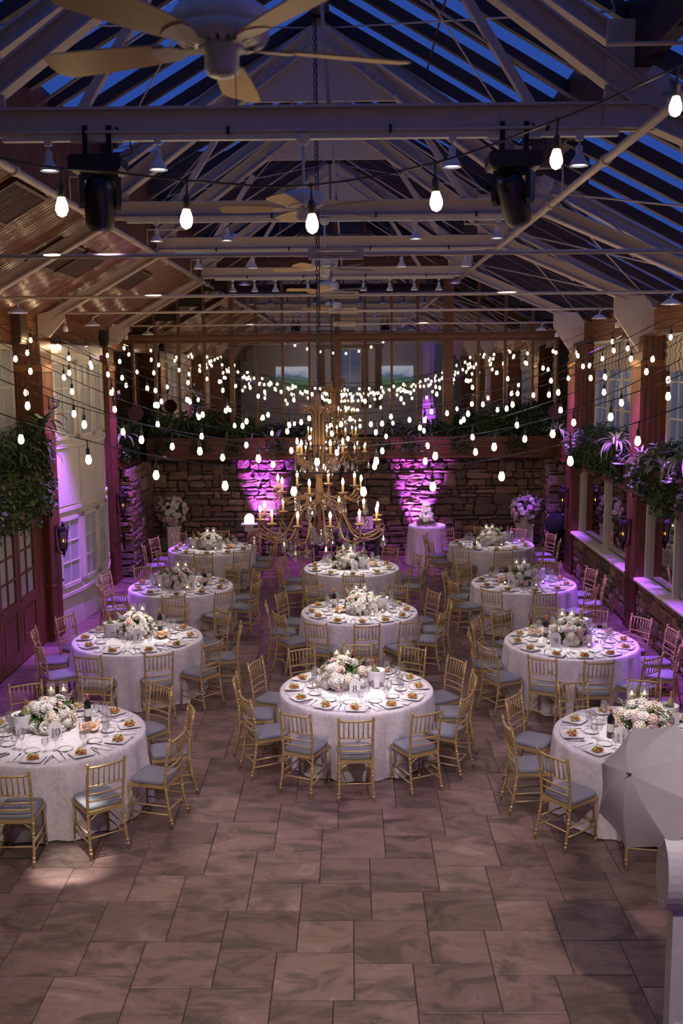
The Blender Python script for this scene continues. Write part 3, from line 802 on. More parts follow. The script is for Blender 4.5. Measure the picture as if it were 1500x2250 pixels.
# ---- steel trusses
tr_names = ['closest to the balcony, over the near fan', 'carrying the two black moving lights', 'second across the photo', 'third across the photo', 'last before the mirror wall']
def bolts(mb, pts, y, r=0.018):
    for (x, z) in pts: mb.tube([(x, y, z), (x, y - 0.03, z)], r, 6)
for k, ty in enumerate(TRUSS_Y):
    t = thing('roof_truss', 'white painted steel roof truss %s' % tr_names[k], 'truss', (0, ty, 0), 0, 'white steel roof trusses')
    MB().ibeam((-3.15, 0, 6.62), (2.5, 0, 6.62), 0.15, 0.21).ob('collar_beam', 'steel', t)
    MB().bar((-2.9, -0.0, 6.488), (2.25, -0.0, 6.488), 0.07, 0.05).ob('lighting_track', 'white_plastic', t)
    for sx, x0, x1 in ((-1, -3.12, RX), (1, 2.42, RX)):
        MB().ibeam((x0, 0, 6.78), (RX + sx * 0.12, 0, 8.70), 0.17, 0.2).ob('upper_chord', 'steel', t)
        MB().ibeam((x0 - sx * 0.05, 0.16, 7.2), (RX + sx * 0.12, 0.16, 8.96), 0.13, 0.15).ob('rafter_chord', 'steel', t)
        MB().bar((x0 - sx * 0.9, 0.0, 6.72), (x0 - sx * 1.55, 0.0, 7.72), 0.07, 0.09, (0, 1, 0)).ob('web_strut', 'steel', t)
        MB().tube([(RX + sx * 0.3, 0, 7.97), (x0 - sx * 0.5, 0, 6.74)], 0.012, 6).ob('web_rod', 'steel', t)
    MB().prism([(RX - 1.05, 7.95), (RX + 1.05, 7.95), (RX + 0.5, 8.62), (RX + 0.14, 8.86), (RX - 0.14, 8.86), (RX - 0.5, 8.62)], 1, -0.035, 0.015).ob('ridge_gusset', 'steel', t)
    bt = MB(); bolts(bt, [(RX + s_ * (0.98 - 0.13 * i), 8.0 + 0.1 * i) for s_ in (-1, 1) for i in range(5)], -0.085); bt.ob('bolts', 'steel', t)
    # side gusset posts
    MB().prism([(2.12, 6.5), (2.62, 6.5), (2.66, 6.95), (2.6, 7.38), (2.14, 7.38)], 1, -0.03, 0.03).ob('side_gusset', 'steel', t)
    MB().prism([(-2.85, 6.5), (-3.2, 6.5), (-3.2, 7.3), (-2.9, 7.3)], 1, -0.03, 0.03).ob('side_gusset', 'steel', t)
    # right lean-to
    MB().ibeam((2.5, 0, 6.62), (4.62, 0, 5.72), 0.16, 0.18).ob('lower_chord', 'steel', t)
    MB().ibeam((2.5, 0.16, 6.98), (5.2, 0.16, 5.58), 0.14, 0.16).ob('rafter_chord', 'steel', t)
    MB().tube([(3.2, 0.1, 6.6), (3.9, 0.1, 6.05)], 0.014, 6).ob('web_rod', 'steel', t)
    MB().tube([(2.75, 0.08, 6.75), (3.75, 0.08, 5.98)], 0.014, 6).ob('web_rod', 'steel', t)
    MB().prism([(4.42, 5.42), (4.42, 5.76), (4.95, 5.72), (5.08, 5.5), (5.08, 4.66), (4.95, 4.66)], 1, -0.04, 0.04).ob('haunch_plate', 'steel', t)
    bh = MB(); bolts(bh, [(4.98, 4.9 + 0.1 * i) for i in range(6)] + [(4.86, 5.1 + 0.1 * i) for i in range(4)], -0.06, 0.014); bh.ob('bolts', 'steel', t)
    # left slope
    MB().ibeam((-3.15, 0, 6.5), (-4.95, 0, 5.5), 0.14, 0.15).ob('lower_chord', 'steel', t)
    MB().prism([(-4.78, 5.42), (-4.82, 5.6), (-5.24, 5.5), (-5.24, 5.12), (-5.06, 5.12)], 1, -0.04, 0.04).ob('haunch_plate', 'steel', t)
    # tie rod with turnbuckle
    rz = 5.53 - 0.004 * k
    if k: MB().tube([(-4.85, 0, rz), (4.5, 0, rz)], 0.02, 8).ob('tie_rod', 'pipe_paint', t)
    if k: MB().bar((-0.35, 0, rz + 0.035), (0.12, 0, rz + 0.035), 0.03, 0.02).bar((-0.35, 0, rz - 0.035), (0.12, 0, rz - 0.035), 0.03, 0.02).bar((-0.35, 0, rz), (-0.29, 0, rz), 0.05, 0.09).bar((0.06, 0, rz), (0.12, 0, rz), 0.05, 0.09).ob('turnbuckle', 'pipe_paint', t)
    MB().tube([(RX + 0.12, 0, 7.95), (RX + 0.2, 0, 6.72)], 0.018, 6).ob('hanger_rod', 'steel', t)
    clips = MB()
    for x in (-2.2, -1.0, 0.35, 1.65): clips.box(x - 0.012, x + 0.012, -0.085, 0.085, 6.5, 6.56)
    clips.ob('track_clips', 'black_plastic', t)
for sx, x, z, lab in ((-1, -3.2, 6.46, 'left'), (1, 2.44, 6.5, 'right')):
    p = thing('sprinkler_main', 'long pale pipe running the length of the roof, %s side' % lab, 'pipe', (x, 11, z))
    MB().tube([(0, -14, 0), (0, 12.9, 0)], 0.042, 10).ob('pipe', 'pipe_paint', p)
    cpl = MB()
    for q in range(9): cpl.tube([(0, -9 + q * 2.6, 0), (0, -8.9 + q * 2.6, 0)], 0.055, 10)
    cpl.ob('couplings', 'pipe_paint', p)
    for q in range(5):
        yy = -8.0 + q * 4.4
        MB().tube([(0, yy, 0), (0, yy, 0.3), (sx * -0.62, yy, 0.3), (sx * -0.62, yy, 0.36)], 0.016, 6).ob('branch_pipe', 'pipe_paint', p)
# cross bracing wires under the glass
bw = MB()
for k in range(4):
    a, b = TRUSS_Y[k], TRUSS_Y[k + 1]
    bw.tube([(2.2, a, 7.45), (-0.2, b, 8.85)], 0.01, 5); bw.tube([(2.2, b, 7.45), (-0.2, a, 8.85)], 0.01, 5)
    bw.tube([(-3.0, a, 7.4), (-0.5, b, 8.85)], 0.01, 5); bw.tube([(-3.0, b, 7.4), (-0.5, a, 8.85)], 0.01, 5)
    bw.tube([(2.6, a, 6.8), (5.0, b, 5.65)], 0.012, 5); bw.tube([(2.6, b, 6.8), (5.0, a, 5.65)], 0.012, 5)
bw.ob('bracing_wires', 'steel', ceil)
# air grilles set into the boarded slope
slope = Matrix.Rotation(-math.atan2(1.2, 2.1), 4, 'Y')
for k, (yy, t_, lab) in enumerate(((11.1, 0.8, 'nearest'), (14.1, 0.62, 'middle'), (15.4, 0.62, 'third'), (18.6, 0.66, 'farthest'))):
    x = -5.35 + 2.1 * t_; z = 5.44 + 1.2 * t_ - 0.03
    v = thing('air_grille', 'dark slatted air grille in the boarded slope, %s one' % lab, 'vent', (x, yy, z - 0.012), 0, 'air grilles in the boarded ceiling')
    v.rotation_euler = (0, -math.atan2(1.2, 2.1), 0)
    MB().box(-0.3, 0.3, -0.55, -0.51, -0.02, 0.02).box(-0.3, 0.3, 0.51, 0.55, -0.02, 0.02).box(-0.3, -0.26, -0.51, 0.51, -0.02, 0.02).box(0.26, 0.3, -0.51, 0.51, -0.02, 0.02).ob('frame', 'vent_brown', v)
    sl = MB().box(-0.26, 0.26, -0.012, 0.012, -0.012, 0.012).mesh('slat', 'vent_brown')
    for q in range(20): link('slat', sl, v, (0, -0.49 + q * 0.0515, 0))
# ================================================================== TABLES AND CHAIRS
# number: (x, y, seats, offset of first seat from the camera side in degrees, bottle dx dy, bucket dx dy, card dx dy, flowers dx dy, bread dx dy)
TABLES = {
    8: (0.052, 11.49, 12, 0, (-0.05, 0.55), (0.24, 0.10), (-0.02, -0.26), (-0.17, 0.12), (0.1, 0.5)),
    5: (0.124, 15.32, 12, 2, (-0.40, 0.22), (0.36, 0.10), (0.22, -0.28), (0.02, -0.06), (-0.3, -0.05)),
    2: (0.005, 18.82, 10, 3, (-0.34, -0.10), (0.24, -0.12), (0.06, -0.32), (-0.08, -0.02), (0.42, 0.1)),
    10: (-3.12, 10.07, 10, -3, (0.24, 0.33), (-0.38, 0.02), (0.04, -0.2), (-0.12, 0.17), (0.33, 0.05)),
    7: (-3.057, 13.81, 10, -14, (0.24, 0.42), (-0.40, 0.10), (0.05, -0.22), (-0.08, 0.14), (0.34, 0.02)),
    4: (-3.02, 17.25, 10, 3, (0.42, 0.02), (-0.38, 0.10), (0.22, -0.28), (-0.02, -0.02), (0.36, 0.25)),
    1: (-2.99, 21.0, 10, 0, (0.28, 0.40), (-0.40, 0.10), (0.2, -0.25), (-0.06, 0.02), (0.4, -0.05)),
    9: (3.05, 13.49, 12, 2, (-0.30, 0.24), (0.26, 0.50), (-0.26, -0.24), (0.0, 0.0), (-0.42, 0.35)),
    6: (3.053, 17.34, 10, 4, (-0.28, 0.18), (0.32, 0.24), (-0.26, -0.30), (-0.02, -0.06), (-0.4, 0.1)),
    3: (3.03, 21.27, 10, 0, (-0.38, -0.16), (0.42, 0.34), (-0.2, -0.36), (0.0, 0.02), (0.2, 0.4)),
    11: (3.02, 9.92, 10, -16, (-0.36, -0.06), (0.36, 0.35), (-0.31, -0.28), (0.04, 0.09), (-0.16, 0.3)),
}
TZ = 0.765
R_T = 0.915
# --- round table (top and folding legs) and its cloth
t0 = thing('round_table', '', 'table')
MB().lathe([(0.89, 0.735), (0.9, 0.74), (0.9, 0.755), (0.89, 0.76)], 48).ob('table_top', 'wood_plain', t0)
for sx in (-1, 1):
    for sy in (-1, 1):
        MB().tube([(sx * 0.42, sy * 0.42, 0.735), (sx * 0.5, sy * 0.5, 0.0)], 0.016, 8).ob('leg', 'black_metal', t0)
MB().bar((-0.46, -0.46, 0.3), (-0.46, 0.46, 0.3), 0.02, 0.02).bar((0.46, -0.46, 0.3), (0.46, 0.46, 0.3), 0.02, 0.02).ob('leg_brace', 'black_metal', t0)
P_TABLE = Proto(t0)
def cloth_mesh(r, h, seed, nf=17, flare=0.05, amp=0.042, n=152):
    R = random.Random(seed); mb = MB()
    ph = [R.uniform(0, 6.28) for _ in range(4)]
    def wave(a): return 0.55 * math.sin(nf * a + ph[0]) + 0.3 * math.sin((nf - 6) * a + ph[1]) + 0.25 * math.sin((nf + 9) * a + ph[2])
    prof = [(0.0, h), (r * 0.55, h), (r - 0.02, h), (r - 0.004, h - 0.004), (r + 0.004, h - 0.016), (r + 0.008, h - 0.06), (r + 0.012, h - 0.16), (r + flare * 0.5, h * 0.55), (r + flare * 0.8, h * 0.25), (r + flare, 0.012)]
    w = [0, 0, 0, 0, 0.04, 0.2, 0.5, 0.85, 1.0, 1.1]
    mb.lathe(prof, n, fold=lambda a, j, rr: rr + amp * w[j] * wave(a) * 1.0, cap=False)
    return mb
cloths = [cloth_mesh(R_T, TZ + 0.004, s) for s in (1, 2, 3, 4)]
cloth_me = [c.mesh('tablecloth', 'damask') for c in cloths]
# --- chair
def chair_proto():
    c = thing('banquet_chair', '', 'chair')
    def ring_tube(pts, r):
        mb = MB()
        P = [Vector(p) for p in pts]; out = []; rr = []
        L = [0.0]
        for a, b in zip(P[:-1], P[1:]): L.append(L[-1] + (b - a).length)
        for i, p in enumerate(P): out.append(tuple(p)); rr.append(r)
        mb.tube(out, rr, 8)
        return mb, P
    def rings(mb, P, ts, r):
        L = [0.0]
        for a, b in zip(P[:-1], P[1:]): L.append(L[-1] + (b - a).length)
        for t in ts:
            s_ = t * L[-1]
            for i in range(len(P) - 1):
                if L[i] <= s_ <= L[i + 1] + 1e-9:
                    d = (P[i + 1] - P[i]).normalized(); p = P[i] + d * (s_ - L[i])
                    mb.tube([tuple(p - d * 0.009), tuple(p - d * 0.003), tuple(p + d * 0.003), tuple(p + d * 0.009)], [r, r * 1.32, r * 1.32, r], 8, cap=False)
        return mb
    for sx in (-1, 1):
        mb, P = ring_tube([(sx * 0.168, 0.185, 0.425), (sx * 0.176, 0.195, 0.0)], 0.0125)
        rings(mb, P, (0.1, 0.14, 0.45, 0.49, 0.86), 0.0125)
        mb.tube([(sx * 0.176, 0.195, 0.0), (sx * 0.176, 0.195, 0.02)], 0.016, 8).ob('front_leg', 'gold', c)
        pts = [(sx * 0.188, -0.275, 0.0), (sx * 0.180, -0.225, 0.2), (sx * 0.176, -0.195, 0.42), (sx * 0.178, -0.205, 0.6), (sx * 0.182, -0.235, 0.8), (sx * 0.184, -0.262, 0.925)]
        mb, P = ring_tube(pts, 0.0135)
        rings(mb, P, (0.06, 0.1, 0.3, 0.34, 0.44, 0.62, 0.66, 0.72, 0.76, 0.86, 0.9, 0.985), 0.0135)
        mb.lathe([(0.0135, 0), (0.016, 0.008), (0.011, 0.018), (0.0, 0.022)], 8, (sx * 0.184, -0.262, 0.922)).ob('back_post', 'gold', c)
    f = MB(); 
    f.prism([(-0.18, 0.0), (-0.19, 0.205), (0.19, 0.205), (0.18, 0.0), (0.172, -0.2), (-0.172, -0.2)], 2, 0.405, 0.44).ob('seat_frame', 'gold', c)
    # cushion: rounded square pad
    n = 28; mb = MB()
    def sq(a, hx, hy): 
        cc, ss = math.cos(a), math.sin(a); p = 0.28
        return hx * math.copysign(abs(cc) ** p, cc), hy * math.copysign(abs(ss) ** p, ss)
    layers = [(0.965, 0.44), (1.0, 0.45), (1.0, 0.472), (0.96, 0.486), (0.7, 0.494), (0.0, 0.497)]
    for s_, z in layers:
        for k in range(n):
            x, y = sq(2 * PI * k / n, 0.187 * s_, 0.195 * s_); mb.v.append((x * (1 + 0.12 * (y)), y + 0.005, z))
    for j in range(len(layers) - 1):
        for k in range(n):
            mb.f.append((j * n + k, j * n + (k + 1) % n, (j + 1) * n + (k + 1) % n, (j + 1) * n + k)); mb.sm.append(True)
    mb.ob('cushion', 'cushion', c)
    def back_y(z):
        P = [(0.42, -0.195), (0.6, -0.205), (0.8, -0.235), (0.925, -0.262)]
        for (a, ya), (b, yb) in zip(P[:-1], P[1:]):
            if z <= b: return ya + (yb - ya) * (z - a) / (b - a)
        return -0.262
    def rail(z, r, name):
        y = back_y(z); mb = MB()
        mb.tube([(x, y - 0.022 * (1 - (x / 0.18) ** 2), z) for x in (-0.18, -0.12, -0.06, 0, 0.06, 0.12, 0.18)], r, 8).ob(name, 'gold', c)
    rail(0.895, 0.0125, 'top_rail')
    for z in (0.70, 0.615, 0.545): rail(z, 0.009, 'back_rail')
    ya, yb = back_y(0.70), back_y(0.895)
    sp = None
    for k in range(6):
        x = -0.128 + k * 0.0512; o = -0.022 * (1 - (x / 0.18) ** 2)
        me = MB().tube([(x, ya + o, 0.70), (x, (ya + yb) / 2 + o, 0.80), (x, yb + o, 0.895)], 0.007, 6).mesh('spindle', 'gold')
        link('spindle', me, c)
    for sx in (-1, 1):
        for z in (0.14, 0.225): MB().tube([(sx * 0.176, 0.192, z), (sx * 0.181, -0.222 - (0.225 - z) * 0.2, z)], 0.008, 6).ob('side_stretcher', 'gold', c)
    for z in (0.19,): MB().tube([(-0.17, 0.192, z), (0.17, 0.192, z)], 0.008, 6).ob('front_stretcher', 'gold', c)
    MB().tube([(-0.18, -0.226, 0.19), (0.18, -0.226, 0.19)], 0.008, 6).ob('rear_stretcher', 'gold', c)
    for sx in (-1, 1):
        MB().tube([(sx * 0.17, -0.2, 0.30), (sx * 0.15, -0.195, 0.36), (sx * 0.09, -0.195, 0.4)], 0.006, 6).ob('corner_brace', 'gold', c)
    return c
P_CHAIR = Proto(chair_proto())

# --- tableware prototypes
def one(name, cat, mb, mat):
    o = mb.ob(name, mat); o['category'] = cat; o['label'] = ''
    return Proto(o)
def square_dish(s, h, rim):
    mb = MB(); n = 24; layers = [(s * 0.55, 0.0), (s * 0.6, 0.004), (s * 0.98, h), (s, h + 0.003), (s * 0.97, h + 0.004), (s * 0.62, 0.010), (0, 0.010)]
    for r, z in layers:
        for k in range(n):
            a = 2 * PI * k / n; c, s_ = math.cos(a), math.sin(a)
            mb.v.append((r * math.copysign(abs(c) ** 0.3, c), r * math.copysign(abs(s_) ** 0.3, s_), z))
    for j in range(len(layers) - 1):
        for k in range(n): mb.f.append((j * n + k, j * n + (k + 1) % n, (j + 1) * n + (k + 1) % n, (j + 1) * n + k)); mb.sm.append(True)
    return mb
P_PLATE = one('square_plate', 'plate', square_dish(0.115, 0.018, 0.03), 'china')
P_BREADPLATE = one('bread_plate', 'plate', MB().lathe([(0.045, 0), (0.05, 0.004), (0.078, 0.014), (0.08, 0.016), (0.05, 0.008), (0, 0.008)], 24), 'china')
# salad: carrot ribbons, lettuce and cheese
s0 = thing('salad', '', 'salad')
R = random.Random(5)
def heap(n, r, z0, z1, L, w, seed, curl=0.02):
    R = random.Random(seed); mb = MB()
    for _ in range(n):
        a = R.uniform(0, 6.28); q = r * math.sqrt(R.random()); x, y = q * math.cos(a), q * math.sin(a); z = R.uniform(z0, z1)
        d = R.uniform(0, 6.28); dx, dy = math.cos(d) * L / 2, math.sin(d) * L / 2
        mb.tube([(x - dx, y - dy, z), (x, y, z + curl), (x + dx, y + dy, z + R.uniform(-0.008, 0.008))], [w * 0.6, w, w * 0.5], 5)
    return mb
heap(14, 0.05, 0.014, 0.03, 0.05, 0.0075, 1).ob('carrot_ribbons', 'carrot', s0)
mb = MB(); R = random.Random(9)
for k in range(16):
    a = R.uniform(0, 6.28); q = 0.042 * math.sqrt(R.random()); st = len(mb.v)
    mb.add([(-0.022, -0.014, 0), (0.0, -0.02, 0.012), (0.022, -0.012, 0.002), (0.026, 0.006, 0.01), (0.004, 0.02, 0.004), (-0.02, 0.016, 0.012), (0, 0, 0.016)], [(0, 1, 6), (1, 2, 6), (2, 3, 6), (3, 4, 6), (4, 5, 6), (5, 0, 6)], True)
    mb.xf(Matrix.Translation((q * math.cos(a), q * math.sin(a), R.uniform(0.018, 0.05))) @ Euler((R.uniform(-0.9, 0.9), R.uniform(-0.9, 0.9), a)).to_matrix().to_4x4(), st)
mb.ob('lettuce', 'lettuce', s0)
heap(5, 0.035, 0.03, 0.05, 0.03, 0.009, 4).ob('cheese', 'cheese', s0)
P_SALAD = Proto(s0)
# napkin: folded in three with a hem edge
mb = MB(); pts = []
for k, (z, x0, x1) in enumerate(((0.0, -0.055, 0.055), (0.004, -0.053, 0.054), (0.008, -0.054, 0.052))):
    mb.box(x0, x1, -0.115 + k * 0.002, 0.115 - k * 0.003, z, z + 0.0035)
mb.tube([(-0.054, -0.113, 0.006), (-0.054, 0.113, 0.006)], 0.006, 6)
P_NAPKIN = one('napkin', 'napkin', mb, 'napkin')
def outline_piece(poly, z0, z1): return MB().prism(poly, 2, z0, z1)
knife = MB().prism([(-0.007, -0.11), (0.007, -0.11), (0.006, -0.01), (0.009, 0.0), (0.010, 0.07), (0.004, 0.105), (-0.004, 0.11), (-0.005, 0.0)], 2, 0.001, 0.004)
P_KNIFE = one('knife', 'knife', knife, 'silver')
fork = MB().prism([(-0.006, -0.1), (0.006, -0.1), (0.003, 0.02), (0.011, 0.045), (0.011, 0.055), (-0.011, 0.055), (-0.011, 0.045), (-0.003, 0.02)], 2, 0.001, 0.004)
for x in (-0.0095, -0.0035, 0.0025, 0.0085): fork.box(x, x + 0.0028, 0.054, 0.095, 0.002, 0.0045)
P_FORK = one('fork', 'fork', fork, 'silver')
sp_ = MB().prism([(-0.005, -0.1), (0.005, -0.1), (0.003, 0.04), (-0.003, 0.04)], 2, 0.001, 0.004).lathe([(0, 0.001), (0.012, 0.002), (0.019, 0.008), (0.0205, 0.011), (0.018, 0.009), (0.010, 0.0045), (0, 0.004)], 14, (0, 0.06, 0))
P_SPOON = one('spoon', 'spoon', sp_, 'silver')
goblet = MB().lathe([(0.034, 0.0), (0.034, 0.003), (0.008, 0.008), (0.0055, 0.02), (0.0055, 0.055), (0.012, 0.066), (0.030, 0.085), (0.037, 0.11), (0.036, 0.135), (0.032, 0.155), (0.0305, 0.155), (0.0345, 0.133), (0.035, 0.11), (0.028, 0.088), (0.0, 0.072)], 16, cap=False)
P_GOBLET = one('water_goblet', 'glass', goblet, 'drinking_glass')
wine = MB().lathe([(0.035, 0.0), (0.035, 0.003), (0.006, 0.009), (0.004, 0.03), (0.004, 0.095), (0.014, 0.106), (0.034, 0.135), (0.039, 0.165), (0.034, 0.205), (0.030, 0.225), (0.029, 0.225), (0.037, 0.165), (0.031, 0.135), (0.0, 0.108)], 16, cap=False)
P_WINE = one('wine_glass', 'glass', wine, 'drinking_glass')
# bottle
b0 = thing('wine_bottle', '', 'bottle')
MB().lathe([(0.035, 0), (0.038, 0.006), (0.038, 0.19), (0.034, 0.215), (0.016, 0.245), (0.0145, 0.26)], 18).ob('body', 'bottle_glass', b0); bb_ = b0.children[0]
MB().lathe([(0.0385, 0.07), (0.0385, 0.155)], 18, cap=False).ob('label', 'bottle_label', bb_)
MB().lathe([(0.0155, 0.25), (0.0155, 0.30), (0.0165, 0.302), (0.0165, 0.315), (0.0, 0.317)], 14).ob('capsule', 'capsule', bb_)
P_BOTTLE = Proto(b0)
wbt = thing('white_wine_bottle', '', 'bottle')
MB().lathe([(0.035, 0), (0.038, 0.006), (0.038, 0.17), (0.03, 0.21), (0.016, 0.25), (0.0145, 0.26)], 16).ob('body', 'white_wine_glass', wbt)
MB().lathe([(0.0155, 0.25), (0.0155, 0.31), (0.0165, 0.315), (0.0, 0.317)], 12).ob('capsule', 'capsule', wbt)
wbt.rotation_euler = (0.2, 0.12, 0)
# ice bucket wrapped in a napkin
k0 = thing('ice_bucket', '', 'ice bucket')
MB().lathe([(0.075, 0.0), (0.08, 0.005), (0.098, 0.185), (0.106, 0.195), (0.106, 0.203), (0.096, 0.2), (0.078, 0.02), (0, 0.02)], 28).ob('bucket', 'china', k0)
for z in (0.07, 0.12): MB().lathe([(0.086 + z * 0.1, z - 0.004), (0.09 + z * 0.1, z), (0.086 + z * 0.1, z + 0.004)], 28, cap=False).ob('band', 'china', k0)
mb = MB(); n = 28
for j, (r, z) in enumerate(((0.1095, 0.20), (0.108, 0.16), (0.102, 0.10))):
    for k in range(n): a = 2 * PI * k / n; mb.v.append(((r + 0.004) * math.cos(a), (r + 0.004) * math.sin(a), z - 0.03 * j * (0.5 + 0.5 * math.sin(2 * a + 1))))
for j in range(2):
    for k in range(n): mb.f.append((j * n + k, j * n + (k + 1) % n, (j + 1) * n + (k + 1) % n, (j + 1) * n + k)); mb.sm.append(True)
mb.add([(0.02, -0.112, 0.13), (0.09, -0.085, 0.15), (0.085, -0.1, 0.02), (0.03, -0.118, 0.005)], [(0, 1, 2, 3)])
mb.ob('napkin_wrap', 'napkin', k0)
R = random.Random(3); mb = MB()
for _ in range(12):
    a = R.uniform(0, 6.28); q = R.uniform(0.01, 0.07); st = len(mb.v); mb.box(-0.014, 0.014, -0.014, 0.014, -0.012, 0.012)
    mb.xf(Matrix.Translation((q * math.cos(a), q * math.sin(a), 0.185)) @ Euler((R.uniform(0, 3), R.uniform(0, 3), 0)).to_matrix().to_4x4(), st)
mb.ob('ice', 'crystal', k0)
P_BUCKET = Proto(k0)
# bread basket and rolls
g0 = thing('bread_basket', '', 'basket')
MB().lathe([(0.06, 0), (0.07, 0.004), (0.092, 0.05), (0.096, 0.055), (0.088, 0.05), (0.066, 0.01), (0, 0.01)], 24).ob('basket', 'bread', g0)
mb = MB(); n = 24
for j, (r, z) in enumerate(((0.0, 0.02), (0.06, 0.03), (0.09, 0.058), (0.105, 0.062), (0.112, 0.045))):
    for k in range(n): a = 2 * PI * k / n; rr = r * (1 + (0.16 * math.sin(4 * a) + 0.08 * math.sin(7 * a)) * (j / 4)); mb.v.append((rr * math.cos(a), rr * math.sin(a), z + 0.012 * math.sin(5 * a) * (j / 4)))
for j in range(4):
    for k in range(n): mb.f.append((j * n + k, j * n + (k + 1) % n, (j + 1) * n + (k + 1) % n, (j + 1) * n + k)); mb.sm.append(True)
mb.ob('lining_cloth', 'peach_cloth', g0)
P_BASKET = Proto(g0)
roll = MB().lathe([(0.0, 0), (0.03, 0.004), (0.042, 0.02), (0.036, 0.042), (0.018, 0.055), (0, 0.058)], 14, fold=lambda a, j, r: r * (1 + 0.06 * math.sin(3 * a)))
P_ROLL = one('bread_roll', 'bread', roll, 'bread')
# votive and floating candle
def flame_mb(r, h, z): return MB().lathe([(0, z), (r, z + h * 0.25), (r * 0.75, z + h * 0.55), (0, z + h)], 8)
v0 = thing('votive_candle', '', 'candle')
MB().lathe([(0.024, 0), (0.027, 0.003), (0.031, 0.06), (0.0295, 0.06), (0.025, 0.006), (0, 0.005)], 16, cap=False).ob('glass_cup', 'drinking_glass', v0)
wx_ = MB().lathe([(0.024, 0.006), (0.026, 0.03), (0.0, 0.032)], 14).ob('wax', 'wax', v0)
flame_mb(0.011, 0.03, 0.03).ob('flame', 'flame', wx_)
P_VOTIVE = Proto(v0)
f0 = thing('cylinder_candle', '', 'candle')
MB().lathe([(0.045, 0), (0.047, 0.003), (0.047, 0.40), (0.0455, 0.40), (0.0455, 0.006), (0, 0.006)], 20, cap=False).ob('cylinder_vase', 'drinking_glass', f0)
MB().lathe([(0.0445, 0.3), (0.0, 0.3)], 20, cap=False).ob('water_surface', 'drinking_glass', f0)
fc_ = MB().lathe([(0.0, 0.29), (0.03, 0.293), (0.036, 0.31), (0.03, 0.318), (0.0, 0.316)], 16).ob('floating_candle', 'wax', f0)
flame_mb(0.012, 0.042, 0.316).ob('flame', 'flame', fc_)
P_CYL = Proto(f0)

# --- number cards with modulated-stroke numerals
def arc(cx, cy, rx, ry, a0, a1, n=18): return [(cx + rx * math.cos(math.radians(a0 + (a1 - a0) * i / n)), cy + ry * math.sin(math.radians(a0 + (a1 - a0) * i / n))) for i in range(n + 1)]
DIG = {
    '0': ([arc(0.3, 0.5, 0.24, 0.46, 90, 450, 32)], []),
    '1': ([[(0.3, 0.03), (0.3, 0.97)]], [(0.12, 0.48, 0.0, 0.045), (0.16, 0.32, 0.93, 0.97)]),
    '2': ([arc(0.28, 0.72, 0.22, 0.25, 170, -20, 16) + [(0.4, 0.45), (0.22, 0.22), (0.06, 0.05)]], [(0.05, 0.54, 0.0, 0.09)]),
    '3': ([arc(0.26, 0.74, 0.2, 0.23, 160, -85, 16), arc(0.26, 0.27, 0.25, 0.25, 85, -160, 18)], []),
    '4': ([[(0.42, 0.03), (0.42, 0.97)], [(0.42, 0.97), (0.04, 0.3)]], [(0.02, 0.58, 0.26, 0.32), (0.3, 0.54, 0.0, 0.045)]),
    '5': ([[(0.12, 0.95), (0.1, 0.55)], arc(0.27, 0.32, 0.25, 0.3, 130, -150, 20)], [(0.1, 0.5, 0.88, 0.97)]),
    '6': ([arc(0.3, 0.3, 0.23, 0.28, 90, 450, 26), arc(0.62, 0.34, 0.56, 0.64, 110, 185, 14)], []),
    '7': ([[(0.52, 0.9), (0.34, 0.5), (0.24, 0.02)]], [(0.06, 0.54, 0.86, 0.96), (0.06, 0.1, 0.74, 0.96)]),
    '8': ([arc(0.3, 0.74, 0.18, 0.22, 90, 450, 24), arc(0.3, 0.27, 0.24, 0.26, 90, 450, 26)], []),
    '9': ([arc(0.3, 0.7, 0.23, 0.27, 90, 450, 26), arc(-0.02, 0.66, 0.56, 0.64, -70, 5, 14)], []),
}
def digit(mb, ch, x0, z0, h, y):
    sw = h
    strokes, bars = DIG[ch]
    for st in strokes:
        n = len(st); L, Rr = [], []
        for i, (x, z) in enumerate(st):
            x1, z1 = st[max(i - 1, 0)]; x2, z2 = st[min(i + 1, n - 1)]
            dx, dz = x2 - x1, z2 - z1; l = math.hypot(dx, dz) or 1; dx /= l; dz /= l
            w = 0.022 + 0.05 * abs(dz) ** 1.5
            L.append((x - dz * w, z + dx * w)); Rr.append((x + dz * w, z - dx * w))
        for i in range(n - 1):
            q = [L[i], L[i + 1], Rr[i + 1], Rr[i]]
            mb.add([(x0 + a * sw, y, z0 + b * sw) for a, b in q], [(0, 1, 2, 3)])
    for (a, b, c, d) in bars:
        mb.add([(x0 + a * sw, y, z0 + c * sw), (x0 + b * sw, y, z0 + c * sw), (x0 + b * sw, y, z0 + d * sw), (x0 + a * sw, y, z0 + d * sw)], [(0, 1, 2, 3)])
def number_card(num, loc, rotz):
    o = thing('table_number', 'white arched card numbered %d standing on the %s' % (num, TNAME[num]), 'table number', loc, rotz, 'arched table number cards')
    o.rotation_euler = (0, 0, rotz)
    arch = [(-0.065, 0.0), (0.065, 0.0), (0.065, 0.13)] + [(0.065 * math.cos(a), 0.13 + 0.065 * math.sin(a)) for a in [PI * k / 14 for k in range(1, 14)]] + [(-0.065, 0.13)]
    MB().prism([(a, b + 0.004) for a, b in arch], 1, -0.003, 0.003).ob('card', 'card', o)
    MB().box(-0.075, 0.075, -0.03, 0.03, 0, 0.012).ob('base', 'card', o)
    mb = MB(); s_ = str(num); h = 0.085; w = 0.6 * h
    for i, ch in enumerate(s_): digit(mb, ch, -w * len(s_) / 2 + i * w, 0.038, h, -0.0045)
    mb.ob('numeral', 'ink', o)
    return o

